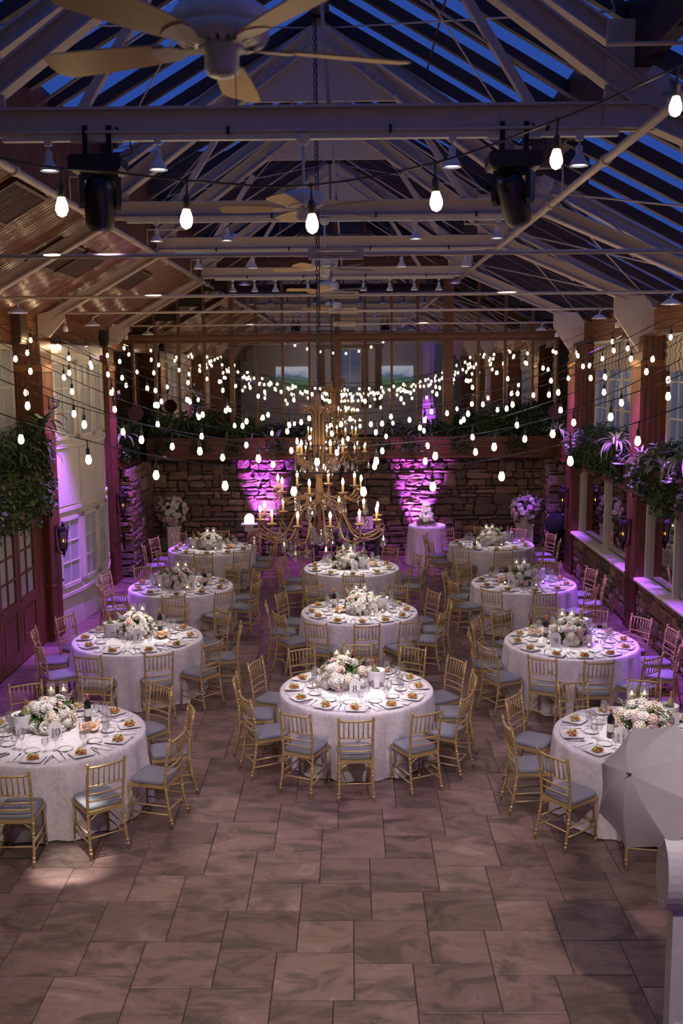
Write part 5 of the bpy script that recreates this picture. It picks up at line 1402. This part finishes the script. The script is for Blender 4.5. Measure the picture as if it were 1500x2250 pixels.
for yy, lab in ((12.8, 'left edge out of photo'), (16.5, 'above nearer left lantern pier'), (21.0, 'above farther left lantern pier')):
    flood((-4.2, yy, 5.3), (-5.0, yy + 0.25, 1.4), 'round eave flood light %s' % lab, W_FLOOD * (0.4 if yy < 14 else 1.0), size=46)
for sx, lab in ((-1, 'left'), (1, 'right')):
    flood((sx * 2.3, 22.3, 6.4), (sx * 0.9, 23.3, 0.0), 'round flood light added on last beam to wash back floor, %s' % lab, W_FLOOD * 0.8, VIO, 40)  # both floods added to tint the back floor violet
# par cans on the floor
par0 = thing('par_uplight', '', 'uplight')
MB().lathe([(0.07, 0.03), (0.085, 0.05), (0.085, 0.2), (0.08, 0.205), (0.075, 0.17), (0, 0.17)], 16).ob('can', 'black_plastic', par0)
MB().lathe([(0.074, 0.172), (0, 0.176)], 16, cap=False).ob('lens', 'purple_face', par0)
MB().bar((-0.1, 0, 0.12), (-0.1, 0, 0.0), 0.03, 0.006, (1, 0, 0)).bar((0.1, 0, 0.12), (0.1, 0, 0.0), 0.03, 0.006, (1, 0, 0)).bar((-0.1, 0, 0.006), (0.1, 0, 0.006), 0.05, 0.01).ob('bracket', 'black_metal', par0)
P_PAR = Proto(par0)
ups = [((-2.05, 23.6), (-2.08, 24.08, 1.8), VIO, 42, 1.0, 'on floor against stone wall left of the bar table'), ((1.5, 23.72), (1.66, 24.08, 1.8), VIO, 44, 1.0, 'behind the cake table against stone wall')]
for (xy, aim, colr, size, mul, lab) in ups:
    u = P_PAR.put((*xy, 0), 0, 'small black par uplight %s' % lab, 'par uplights')
    spot('uplight_beam', u, (xy[0], xy[1], 0.19), aim, W_PURPLE * mul, colr, size, 1.0, 0.06)
# clip lights among the right-hand planters
for k, (yy, lab) in enumerate(((14.7, 'nearest right planter'), (17.55, 'middle right planter'), (21.3, 'far right planter'))):
    c_ = thing('planter_light', 'small purple lamp among the plants of %s' % lab, 'plant light', (4.72, yy, 2.86), 0, 'planter lamps')
    MB().box(-0.09, 0.09, -0.13, 0.13, -0.02, 0.0).ob('housing', 'black_plastic', c_); MB().box(-0.08, 0.08, -0.12, 0.12, 0.0, 0.006).ob('lens', 'purple_face', c_)
    spot('planter_beam', c_, (4.72, yy, 2.88), (4.95, yy + 0.15, 3.6), 60, PURP, 130, 0.6, 0.08)

# small warm downlights that graze the pier faces
for (x, yy, fx, lab) in ((-4.7, 16.7, L_FACE, 'nearer left'), (-4.7, 21.2, L_FACE, 'farther left'), (4.5, 17.05, R_FACE, 'nearer right'), (4.5, 22.0, R_FACE, 'farther right')):
    d_ = thing('eave_downlight', 'small white downlight under the eave before the %s lantern pier' % lab, 'downlight', (x, yy, 5.2), 0, 'eave downlights')
    MB().lathe([(0.025, 0.1), (0.04, 0.09), (0.045, 0.0), (0.038, 0.0), (0.0, 0.02)], 12).ob('can', 'white_plastic', d_)
    MB().tube([(0, 0, 0.1), (0, 0, 0.26)], 0.006, 5).ob('stem', 'white_plastic', d_)
    spot('warm_beam', d_, (x, yy, 5.19), (fx, yy, 3.7), 200, (1.0, 0.72, 0.45), 55, 1.0, 0.04)
# ================================================================== WALL LANTERNS, SCONCES, SPEAKERS
def lantern(loc, side, label):
    l = thing('wall_lantern', label, 'lantern', loc, 0 if side < 0 else PI, 'black carriage lanterns')
    # local +x points into the hall
    MB().lathe([(0.05, -0.2), (0.062, -0.19), (0.062, -0.175), (0.05, -0.17)], 6, (0.13, 0, 0)).ob('lower_ring', 'black_metal', l)
    MB().lathe([(0.088, 0.14), (0.095, 0.15), (0.09, 0.165), (0.06, 0.2), (0.035, 0.22), (0.03, 0.25), (0.045, 0.265), (0.02, 0.285), (0.0, 0.31)], 6, (0.13, 0, 0), smooth=False).ob('cap', 'black_metal', l)
    mb = MB()
    for k in range(6):
        a = 2 * PI * k / 6; mb.bar((0.13 + 0.055 * math.cos(a), 0.055 * math.sin(a), -0.18), (0.13 + 0.088 * math.cos(a), 0.088 * math.sin(a), 0.15), 0.01, 0.01)
        mb.tube(curve([(0.13 + 0.09 * math.cos(a), 0.09 * math.sin(a), 0.16), (0.13 + 0.115 * math.cos(a), 0.115 * math.sin(a), 0.185), (0.13 + 0.108 * math.cos(a), 0.108 * math.sin(a), 0.215), (0.13 + 0.095 * math.cos(a), 0.095 * math.sin(a), 0.2)], 3), 0.006, 5)
    mb.ob('cage', 'black_metal', l)
    mb = MB(); mb.lathe([(0.052, -0.175), (0.085, 0.145)], 6, (0.13, 0, 0), smooth=False, cap=False); mb.ob('glass', 'lantern_glass', l)
    MB().lathe([(0.05, -0.2), (0.03, -0.23), (0.035, -0.25), (0.012, -0.28), (0.016, -0.3), (0.0, -0.32)], 8, (0.13, 0, 0)).ob('finial', 'black_metal', l)
    MB().tube(curve([(0.0, 0, -0.05), (0.03, 0, -0.2), (0.09, 0, -0.26), (0.13, 0, -0.22)], 5), 0.009, 6).tube(curve([(0.0, 0, 0.2), (0.04, 0, 0.24), (0.08, 0, 0.2)], 4), 0.008, 6).box(-0.0, 0.015, -0.03, 0.03, -0.22, 0.22).ob('bracket', 'black_metal', l)
    cd_ = MB().lathe([(0.014, -0.17), (0.013, -0.06), (0, -0.058)], 8, (0.13, 0, 0)).ob('candle', 'wax', l)
    MB().lathe([(0, -0.058), (0.011, -0.042), (0.007, -0.02), (0, 0.0)], 8, (0.13, 0, 0)).ob('flame', 'lantern_flame', cd_)
lantern((L_FACE + 0.014, 16.7, 1.72), -1, 'black carriage lantern on pier beside the glazed doors')
lantern((L_FACE + 0.014, 21.2, 1.72), -1, 'black carriage lantern on far left pier beside stone corner')
lantern((R_FACE - 0.014, 17.05, 1.72), 1, 'black carriage lantern on nearer right pier')
lantern((R_FACE - 0.014, 22.0, 1.66), 1, 'black carriage lantern on farther right pier')
for (yy, lab) in ((16.7, 'nearer'), (21.2, 'farther')):
    s_ = thing('scroll_sconce', 'purple lit iron scroll sconce high on the %s left pier' % lab, 'sconce', (L_FACE + 0.014, yy, 4.02), 0, 'iron scroll sconces')
    MB().box(0, 0.012, -0.03, 0.03, -0.1, 0.1).ob('back_plate', 'black_metal', s_)
    for sy in (-1, 0, 1):
        MB().tube(curve([(0.01, 0, -0.05), (0.06, sy * 0.05, -0.09), (0.12, sy * 0.1, -0.05), (0.13, sy * 0.11, 0.03), (0.1, sy * 0.09, 0.05), (0.09, sy * 0.08, 0.02)], 5), 0.009, 6).ob('scroll_arm', 'black_metal', s_)
        MB().lathe([(0.012, 0.0), (0.03, 0.006), (0.03, 0.012), (0.012, 0.014), (0.011, 0.09), (0, 0.092)], 10, (0.13, sy * 0.11, 0.03)).ob('candle_cup', 'black_metal', s_)
for (loc, mat, lab, sc) in (((-5.24, 15.9, 5.25), 'vent_brown', 'brown framed speaker on the fascia at left edge', 1.0), ((-5.1, 20.9, 5.22), 'black_plastic', 'small black speaker under the eave above far left pier', 0.62)):
    s_ = thing('wall_speaker', lab, 'speaker', loc, 0, None)
    MB().box(-0.1 * sc, 0.1 * sc, -0.2 * sc, 0.2 * sc, -0.27 * sc, 0.27 * sc).ob('cabinet', mat, s_)
    MB().box(0.1 * sc, 0.112 * sc, -0.17 * sc, 0.17 * sc, -0.24 * sc, 0.24 * sc).ob('grille', 'black_cloth' if sc < 1 else 'vent_brown', s_)
    MB().box(-0.16 * sc, -0.1 * sc, -0.05, 0.05, -0.06, 0.06).ob('bracket', 'black_metal', s_)
cm = thing('dome_camera', 'small white security camera on the timber band at back left', 'camera', (-4.42, Y_BACK - 0.56, 2.5))
MB().lathe([(0.04, -0.02), (0.05, 0.0), (0.045, 0.03), (0.02, 0.045), (0, 0.05)], 14).ob('housing', 'white_plastic', cm)
MB().lathe([(0, -0.045), (0.022, -0.04), (0.03, -0.02)], 12, cap=False).ob('lens_dome', 'bottle_glass', cm)
# plum discs (hanging round boards) near the far plants
for (loc, lab) in (((-4.72, 21.95, 3.62), 'round plum board above the plants at back left'), ((4.66, 22.7, 3.55), 'round plum board above the plants at back right')):
    d_ = thing('round_board', lab, 'board', loc, 0, None)
    MB().tube([(0, -0.012, 0), (0, 0.012, 0)], 0.17, 24).ob('disc', 'plum', d_)
    MB().tube([(0, 0, 0.19), (0, 0.0, 0.5)], 0.003, 5).ob('cord', 'cable', d_)

# ================================================================== PLANTS
def leaf_strip(L, w, droop, n=7, fold=0.25):
    mb = MB(); x = 0; z = 0; ang = 1.15
    for i in range(n + 1):
        t = i / n; ww = w * math.sin(PI * min(1, 0.12 + t * 0.88)) ** 0.8 * (1 if t < 1 else 0.05)
        mb.v += [(-ww, x, z + ww * fold), (0, x, z), (ww, x, z + ww * fold)]
        ang -= droop / n; x += math.cos(ang) * L / n; z += math.sin(ang) * L / n
    for i in range(n):
        a = i * 3
        for q in (0, 1): mb.f.append((a + q, a + q + 1, a + q + 4, a + q + 3)); mb.sm.append(True)
    return mb
STRIPS = {}
for mat in ('leaf_mid', 'leaf_dark', 'leaf_pale'):
    STRIPS[mat] = [leaf_strip(0.34, 0.020, 1.6).mesh('leaf', mat), leaf_strip(0.42, 0.022, 2.2).mesh('leaf', mat), leaf_strip(0.3, 0.018, 1.0).mesh('leaf', mat)]
def rosette(loc, label, mat='leaf_pale', n=24, sc=1.0, seed=0, tilt=0.0):
    R = random.Random(seed)
    p = thing('spiky_plant', label, 'plant', loc, R.uniform(0, 6), 'spiky leaved plants')
    MB().tube([(0, 0, -0.14), (0, 0, 0.02)], 0.02 * sc, 6).ob('stem', 'stem_brown', p)
    for k in range(n):
        o = link('leaf', STRIPS[mat][k % 3], p, (0, 0, 0.0 + 0.03 * R.random()))
        o.rotation_euler = (R.uniform(-0.75, 0.35), R.uniform(-0.15, 0.15), k * 2.39996); s_ = sc * R.uniform(0.75, 1.15); o.scale = (s_, s_, s_)
def bush(loc, label, rx, ry, rz, n, mat, seed, size=0.07, droop=False, clip=None):
    R = random.Random(seed)
    p = thing('leafy_shrub' if not droop else 'trailing_ivy', label, 'plant', loc, 0, 'trailing ivy' if droop else 'leafy planter shrubs')
    mb = MB()
    for k in range(n):
        v = Vector((R.gauss(0, 0.5), R.gauss(0, 0.5), R.gauss(0, 0.5)))
        if v.length > 1.15: v = v.normalized() * R.uniform(0.7, 1.1)
        pt = Vector((v.x * rx, v.y * ry, (v.z * rz - (0.9 * rz if droop else -0.55 * rz))))
        if clip:
            ax, lim = clip
            if pt[ax] * math.copysign(1, lim) > abs(lim): pt[ax] = lim - (pt[ax] - lim)
        st = len(mb.v); s_ = size * R.uniform(0.6, 1.5)
        if droop: mb.add([(0, 0, 0), (s_ * 0.5, s_ * 0.3, s_ * 0.08), (s_ * 0.36, s_ * 0.62, 0), (0, s_ * 0.95, -s_ * 0.1), (-s_ * 0.36, s_ * 0.62, 0), (-s_ * 0.5, s_ * 0.3, s_ * 0.08)], [(0, 1, 2, 3), (0, 3, 4, 5)])
        else: mb.add([(0, 0, 0), (s_ * 0.24, s_ * 0.5, s_ * 0.1), (0, s_ * 1.35, -s_ * 0.05), (-s_ * 0.24, s_ * 0.5, s_ * 0.1)], [(0, 1, 2, 3)])
        mb.xf(Matrix.Translation(pt) @ Euler((R.uniform(-1.3, 0.6), R.uniform(-0.8, 0.8), R.uniform(0, 6.28))).to_matrix().to_4x4(), st)
    f = mb.ob('foliage', mat, p); f['kind'] = 'stuff'
    sm_ = MB()
    for k in range(7):
        a = R.uniform(0, 6.28); q = R.uniform(0.3, 0.9)
        if droop: sm_.tube(curve([(0, 0, 0.03), (q * rx * 0.6 * math.cos(a), q * ry * math.sin(a), -0.05), (q * rx * math.cos(a), q * ry * 1.1 * math.sin(a), -rz * 1.5)], 4), 0.004, 4)
        else: sm_.tube([(0.03 * math.cos(a), 0.03 * math.sin(a), -0.12), (q * rx * math.cos(a), q * ry * math.sin(a), rz * R.uniform(0.5, 1.2))], [0.008, 0.003], 4)
    sm_.ob('stems', 'stem_brown', p)
ZL = 2.86
# along the end wall ledge
bx = [-4.5, -3.95, -3.3, -2.55, -1.9, -1.2, 1.25, 2.0, 2.75, 3.3, 3.8, 4.3, 4.65]
hts = [0.62, 0.5, 0.55, 0.42, 0.3, 0.26, 0.28, 0.36, 0.55, 0.62, 0.66, 0.7, 0.55]
for k, (x, h) in enumerate(zip(bx, hts)):
    bush((x, Y_BACK - 0.27, ZL), 'dark leafy shrub on end wall ledge, %s from left' % ORD[k], 0.36, 0.2, h * 0.9, 520, 'leaf_dark' if k % 3 else 'leaf_mid', 200 + k, 0.085, False, (1, 0.14))
for k, (x, s_) in enumerate(((-4.2, 1.1), (-2.9, 1.3), (-2.2, 1.2), (-1.55, 1.25), (-0.9, 0.9), (0.9, 0.9), (1.6, 1.2), (2.6, 1.2), (3.55, 1.1))):
    rosette((x, Y_BACK - 0.33, ZL + 0.1 + 0.1 * (k % 2)), 'spiky green plant on end wall ledge, %s from left' % ORD[k], 'leaf_mid', 24, s_, 300 + k)
for k, x in enumerate((-4.5, -3.55, -2.75, -1.75, -0.9, 0.75, 1.4, 2.6, 3.9)):
    bush((x, Y_BACK - 0.55, 2.98), 'ivy trailing over the end wall band, %s from left' % ORD[k], 0.3, 0.1, 0.24, 200, 'leaf_dark', 400 + k, 0.06, True)
# right-hand planters
for k, (yy, h) in enumerate(((13.9, 0.5), (14.8, 0.45), (15.7, 0.5), (16.4, 0.4), (17.7, 0.45), (18.5, 0.5), (19.3, 0.42), (20.1, 0.5), (20.9, 0.5), (21.5, 0.42), (22.6, 0.62), (23.1, 0.7))):
    bush((5.08, yy, ZL), 'leafy shrub in right wall planters, %s from camera' % ORD[k], 0.3, 0.42, h * 0.75, 560, 'leaf_mid' if k % 2 else 'leaf_dark', 500 + k, 0.075, False, (0, 0.36))
for k, (yy, x, s_, z) in enumerate(((14.2, 4.8, 1.25, 3.2), (14.9, 4.68, 1.2, 3.02), (15.5, 4.72, 1.15, 3.1), (16.3, 4.75, 1.0, 3.05), (17.5, 4.66, 1.3, 3.22), (18.3, 4.8, 1.0, 3.0), (19.8, 4.8, 1.0, 3.0), (21.2, 4.68, 1.0, 3.0), (22.6, 4.7, 1.1, 3.1))):
    rosette((x, yy, z), 'spiky purple lit plant in right wall planters, %s from camera' % ORD[k], 'leaf_pale', 26, s_, 600 + k)
for k, (yy, h) in enumerate(((13.9, 0.3), (14.7, 0.36), (15.3, 0.42), (16.0, 0.34), (16.6, 0.28), (17.7, 0.3), (18.4, 0.24), (19.1, 0.28), (19.9, 0.24), (20.8, 0.3), (21.5, 0.26))):
    bush((4.78, yy, 2.98), 'ivy trailing from right wall planters, %s from camera' % ORD[k], 0.12, 0.42, h, 420, 'leaf_dark' if k % 2 else 'leaf_mid', 700 + k, 0.06, True)
# left planters
for k, (yy, h) in enumerate(((13.8, 0.5), (14.5, 0.6), (15.2, 0.55), (15.9, 0.65), (16.2, 0.6), (21.9, 0.5), (22.6, 0.6), (23.2, 0.6))):
    bush((-5.2, yy, ZL), 'leafy shrub in left wall planters, %s from camera' % ORD[k], 0.3, 0.36, h * 0.9, 520, 'leaf_mid' if k < 4 else 'leaf_dark', 800 + k, 0.085, False, (0, -0.26))
for k, (yy, z, s_) in enumerate(((14.9, 3.3, 1.3), (15.6, 3.4, 1.4), (16.15, 3.65, 1.5), (16.25, 3.2, 1.3), (21.8, 3.1, 1.5), (22.9, 3.2, 1.2))):
    rosette((-4.98, yy, z), 'spiky green plant in left wall planters, %s from camera' % ORD[k], 'leaf_mid', 26, s_, 900 + k)
for k, (yy, h) in enumerate(((13.8, 0.42), (14.4, 0.4), (15.0, 0.46), (15.6, 0.44), (16.15, 0.4), (21.8, 0.22), (22.7, 0.25))):
    bush((-4.98, yy, 2.98), 'ivy trailing from left wall planters, %s from camera' % ORD[k], 0.12, 0.36, h, 420, 'leaf_green' if k < 5 else 'leaf_dark', 950 + k, 0.07, True)

# ================================================================== END WALL FURNITURE
# long dark table with turned legs
bt = thing('console_table', 'long dark timber table with turned legs against the stone wall', 'table', (-0.13, 23.45, 0))
for q in range(4): MB().box(-0.88, 0.88, -0.3 + q * 0.15, -0.153 + q * 0.15, 0.70, 0.745).ob('top_board', 'wood_grey', bt)
MB().box(-0.8, 0.8, -0.25, -0.22, 0.6, 0.70).box(-0.8, 0.8, 0.22, 0.25, 0.6, 0.7).box(-0.8, -0.77, -0.22, 0.22, 0.6, 0.7).box(0.77, 0.8, -0.22, 0.22, 0.6, 0.7).ob('apron', 'wood_grey', bt)
lg = MB().box(-0.045, 0.045, -0.045, 0.045, 0.58, 0.7).lathe([(0.025, 0.0), (0.04, 0.03), (0.028, 0.08), (0.048, 0.2), (0.05, 0.32), (0.03, 0.45), (0.045, 0.5), (0.045, 0.58)], 14).mesh('leg', 'wood_grey')
for sx in (-0.76, 0.76):
    for sy in (-0.21, 0.21): link('leg', lg, bt, (sx, sy, 0))
for k, x in enumerate((-0.6, 0.3)):
    s_ = thing('bench', 'low dark bench under the console table, %s one' % ['left', 'right'][k], 'bench', (x - 0.0, 23.42, 0), 0, 'benches under the console table')
    MB().box(-0.3, 0.3, -0.16, 0.16, 0.4, 0.44).ob('seat', 'wood_grey', s_)
    for sx in (-0.27, 0.27):
        for sy in (-0.13, 0.13): MB().box(sx - 0.02, sx + 0.02, sy - 0.02, sy + 0.02, 0, 0.4).ob('leg', 'wood_grey', s_)
fr_ = thing('framed_sign', 'small framed sign leaning on the console table', 'sign', (0.33, 23.62, 0.745), 0); fr_.rotation_euler = (-0.15, 0, 0)
MB().box(-0.2, 0.2, -0.012, 0.012, 0, 0.03).box(-0.2, 0.2, -0.012, 0.012, 0.27, 0.3).box(-0.2, -0.17, -0.012, 0.012, 0.03, 0.27).box(0.17, 0.2, -0.012, 0.012, 0.03, 0.27).ob('frame', 'white_paint', fr_)
MB().box(-0.17, 0.17, -0.004, 0.006, 0.03, 0.27).ob('sheet', 'bottle_label', fr_)
P_BOTTLE.put((0.62, 23.32, 0.747), 0, 'dark wine bottle at right end of the console table', 'red wine bottles')
for k, x in enumerate((-0.45, -0.2, 0.12, 0.22, 0.42)): P_GOBLET.put((x, 23.35 + 0.05 * (k % 2), 0.747), 0, 'stemmed glass on the console table, %s from left' % ORD[k], 'glasses on the console table')
P_VOTIVE.put((-0.46, 23.25, 0.747), 0, 'lit votive candle on the console table', 'votive candles')
# cake table
ct = thing('cake_table', 'small round table hidden under the satin cake cloth', 'table', (1.78, 23.06, 0))
MB().lathe([(0.41, 0.89), (0.415, 0.9), (0.415, 0.915), (0.41, 0.92)], 32).ob('table_top', 'wood_plain', ct)
MB().lathe([(0.26, 0.0), (0.26, 0.02), (0.04, 0.05), (0.035, 0.89)], 16).ob('pedestal', 'black_metal', ct)
cc = cloth_mesh(0.43, 0.925, 8, 11, 0.085, 0.022, 96).ob('cake_cloth', 'satin', None, (1.78, 23.06, 0)); tag(cc, 'pale satin cloth draped over the small cake table', 'tablecloth')
cs = thing('cake_stand', 'square ornate silver cake stand on the small table', 'cake stand', (1.76, 23.04, 0.931), 0.0)
MB().box(-0.235, 0.235, -0.235, 0.235, 0.075, 0.095).prism([(-0.2, 0.0), (-0.215, 0.02), (-0.2, 0.075), (0.2, 0.075), (0.215, 0.02), (0.2, 0.0)], 1, -0.2, 0.2).ob('stand', 'silver', cs)
mb = MB()
for k in range(9): mb.lathe([(0, 0), (0.018, 0.006), (0, 0.012)], 8, (-0.2 + k * 0.05, -0.205, 0.045))
mb.ob('relief', 'silver', cs)
ck = thing('wedding_cake', 'three tier white wedding cake dressed with flowers', 'cake', (1.76, 23.04, 1.027))
for r, z0, z1 in ((0.17, 0.0, 0.14), (0.12, 0.14, 0.27), (0.075, 0.27, 0.38)):
    MB().lathe([(r, z0), (r, z1 - 0.01), (r - 0.01, z1), (0, z1)], 32).ob('tier', 'icing', ck)
R = random.Random(8)
for (x, y, z, s_) in ((-0.09, -0.1, 0.15, 1.1), (-0.02, -0.16, 0.04, 1.2), (0.1, -0.13, 0.05, 1.1), (0.12, -0.06, 0.15, 1.1), (0.06, -0.1, 0.16, 1.2), (-0.05, -0.06, 0.29, 1.1), (0.05, -0.06, 0.285, 1.0), (0.0, -0.02, 0.38, 1.3), (-0.05, 0.0, 0.37, 1.0), (0.05, 0.0, 0.37, 1.0), (0.14, -0.1, 0.0, 1.0)):
    o = link('blossom', BL['rose', R.choice(['petal_white', 'petal_cream', 'petal_blush'])], ck, (x, y, z), (Vector((x, y - 0.05, 0.08))).to_track_quat('Z', 'Y').to_euler()); o.scale = (s_, s_, s_)
for k, (x, y) in enumerate(((1.58, 22.78), (1.74, 22.73), (1.92, 22.77))):
    o = link('loose_bloom', BL['rose', 'petal_blush' if k % 2 else 'petal_cream'], None, (x, y, 0.934)); tag(o, 'loose bloom lying before the cake stand, %s' % ['left', 'middle', 'right'][k], 'flower', 'loose blooms by the cake')
# card stand left of the console table
st_ = thing('lectern_stand', 'slim dark stand with pale shelf against the violet lit stone', 'stand', (-2.36, 23.25, 0))
MB().box(-0.14, -0.11, -0.12, -0.09, 0, 0.82).box(0.11, 0.14, -0.12, -0.09, 0, 0.82).box(-0.14, -0.11, 0.09, 0.12, 0, 0.82).box(0.11, 0.14, 0.09, 0.12, 0, 0.82).ob('legs', 'wood_plain', st_)
MB().box(-0.15, 0.15, -0.13, 0.13, 0.78, 0.82).box(-0.14, 0.14, -0.12, 0.12, 0.3, 0.32).ob('shelf', 'white_paint', st_)
ab = thing('arched_box', 'white arched box glowing on the slim stand', 'box', (-2.4, 23.22, 0.822))
MB().box(-0.19, 0.19, -0.12, 0.12, 0.1, 0.13).ob('tray', 'white_paint', ab)
MB().box(-0.1, 0.1, -0.08, 0.08, 0.0, 0.1).ob('foot', 'white_paint', ab)
arch = [(-0.11, 0.13), (0.11, 0.13), (0.11, 0.25)] + [(0.11 * math.cos(a), 0.25 + 0.11 * math.sin(a)) for a in [PI * k / 12 for k in range(1, 12)]] + [(-0.11, 0.25)]
MB().prism(arch, 1, -0.06, 0.06).ob('arch', 'lit_arch', ab)
# pedestals with big arrangements
for (x, y, lab, sd) in ((-4.22, 23.3, 'left', 61), (4.1, 23.3, 'right', 62)):
    p = thing('flower_pedestal', 'white square column pedestal at back %s of the hall' % lab, 'pedestal', (x, y, 0), 0.3, 'white flower pedestals')
    MB().box(-0.15, 0.15, -0.15, 0.15, 0.05, 0.86).ob('shaft', 'white_paint', p); MB().box(-0.17, 0.17, -0.17, 0.17, 0.86, 0.9).ob('cap', 'white_paint', p); MB().box(-0.17, 0.17, -0.17, 0.17, 0, 0.05).ob('base', 'white_paint', p)
    a_ = thing('tall_arrangement', 'large round arrangement of pale flowers on back %s pedestal' % lab, 'flowers', (x, y, 0.902), 0, 'pedestal flower arrangements')
    MB().lathe([(0.08, 0), (0.1, 0.02), (0.11, 0.14), (0.1, 0.15), (0, 0.13)], 18).ob('urn', 'china', a_)
    arrangement(a_, 0.30, 0.30, 0.33, 80, sd, PINK, 'leaf_dark', 150, True, 1.1)
# dark covered object half hidden behind the far right pier
cv = thing('covered_stand', 'black cloth covered stand half hidden behind the far right pier', 'stand', (4.78, 23.0, 0))
MB().lathe([(0.12, 0.0), (0.11, 0.3), (0.13, 0.5), (0.2, 0.72), (0.235, 0.9), (0.2, 1.08), (0.12, 1.17), (0, 1.19)], 20, fold=lambda a, j, r: r * (1 + 0.05 * math.sin(5 * a + j))).ob('cover', 'black_cloth', cv)

# ================================================================== PHOTO BOOTH KIOSK AND UMBRELLA AT RIGHT
kb = thing('photo_kiosk', 'white photo booth kiosk on a slim column at lower right', 'photo booth', (2.20, 6.02, 0), 0.0)
MB().box(-0.28, 0.32, -0.25, 0.3, 0.0, 0.025).ob('base_plate', 'white_plastic', kb)
MB().box(-0.15, -0.03, -0.05, 0.06, 0.025, 1.2).ob('column', 'white_plastic', kb)
oval = [(0.13 * math.cos(a), 1.33 + 0.245 * math.sin(a)) for a in [2 * PI * k / 28 for k in range(28)]]
MB().prism([(y, z) for y, z in oval], 0, -0.215, -0.2).ob('side_panel', 'white_plastic', kb)
MB().prism([(y * 0.99, (z - 1.33) * 0.99 + 1.33) for y, z in oval], 0, -0.2, 0.32).ob('head', 'white_plastic', kb)
MB().box(-0.05, 0.25, -0.03, 0.03, 1.572, 1.582).ob('light_slot', 'purple_face', kb)
mb = MB()
for k in range(6): mb.tube([(-0.216, 0.07 * math.cos(k), 1.33 + 0.18 * math.sin(k * 1.1)), (-0.22, 0.07 * math.cos(k), 1.33 + 0.18 * math.sin(k * 1.1))], 0.006, 6)
mb.ob('screws', 'steel', kb)
MB().tube([(-0.08, -0.06, 0.3), (-0.14, -0.1, 0.3)], 0.03, 10).ob('knob', 'white_plastic', kb)
# studio umbrella on a light stand
us = thing('light_stand', 'thin black light stand holding the white umbrella', 'light stand', (2.52, 6.75, 0))
MB().tube([(0, 0, 0.25), (0, 0, 1.85)], 0.012, 8).ob('pole', 'black_metal', us)
for k in range(3):
    a = (0.3, 1.5, -1.0)[k]; MB().tube([(0, 0, 0.55), (0.4 * math.cos(a), 0.4 * math.sin(a), 0.01)], 0.009, 6).ob('leg', 'black_metal', us)
MB().box(-0.06, 0.06, -0.06, 0.06, 1.8, 1.95).ob('flash_head', 'black_plastic', us)
um = thing('photo_umbrella', 'white studio umbrella turned away at right edge of photo', 'umbrella', (1.815, 6.22, 1.915))
axis = Vector((0.80, 0.52, -0.56)).normalized()
um.rotation_euler = axis.to_track_quat('Z', 'Y').to_euler()
nr = 8; Rr = 0.44; dep = 0.25
def dome(r): return dep * (r / Rr) ** 1.9
seg = 8
for k in range(nr):
    mb = MB(); a0, a1 = 2 * PI * k / nr, 2 * PI * (k + 1) / nr
    for i in range(seg + 1):
        r = Rr * i / seg
        for j in range(7):
            t = j / 6; a = a0 + (a1 - a0) * t
            pull = 1 - (0.10 * (i / seg) ** 1.5) * math.sin(PI * t)      # panels scallop in between ribs
            mb.v.append((r * pull * math.cos(a), r * pull * math.sin(a), dome(r) + 0.012 * math.sin(PI * t) * (i / seg)))
    for i in range(seg):
        for j in range(6):
            q = i * 7 + j; mb.f.append((q, q + 1, q + 8, q + 7)); mb.sm.append(True)
    mb.ob('panel', 'umbrella_fabric', um)
    MB().tube([(0.01 * math.cos(a0), 0.01 * math.sin(a0), 0.006)] + [(Rr * q * math.cos(a0), Rr * q * math.sin(a0), dome(Rr * q) + 0.006) for q in (0.25, 0.5, 0.75, 1.0)] + [((Rr + 0.012) * math.cos(a0), (Rr + 0.012) * math.sin(a0), dome(Rr) + 0.01)], 0.003, 5).ob('rib', 'white_plastic', um)
MB().tube([(0, 0, -0.035), (0, 0, 0.75)], 0.005, 8).ob('shaft', 'black_metal', um)
MB().lathe([(0, -0.04), (0.006, -0.035), (0.006, -0.01), (0.012, 0.0)], 8).ob('tip', 'stem_brown', um)

# pale drape column invented beside the balcony to give the mirrors a violet glow
dc = thing('drape_column', 'tall pale drape added for the violet glow right of centre in mirrors', 'drape', (3.6, 2.4, 0))
MB().lathe([(0.3, 0.0), (0.28, 3.0), (0.3, 6.0)], 40, fold=lambda a, j, r: r + 0.025 * math.sin(9 * a)).ob('fabric', 'satin', dc)
u = P_PAR.put((3.45, 2.95, 0), 0, 'small black par uplight added at foot of the drape by the balcony', 'par uplights')
spot('uplight_beam', u, (3.45, 2.95, 0.19), (3.58, 2.65, 4.0), W_PURPLE * 1.2, VIO, 50, 1.0, 0.06)  # unseen uplight added to colour the drape
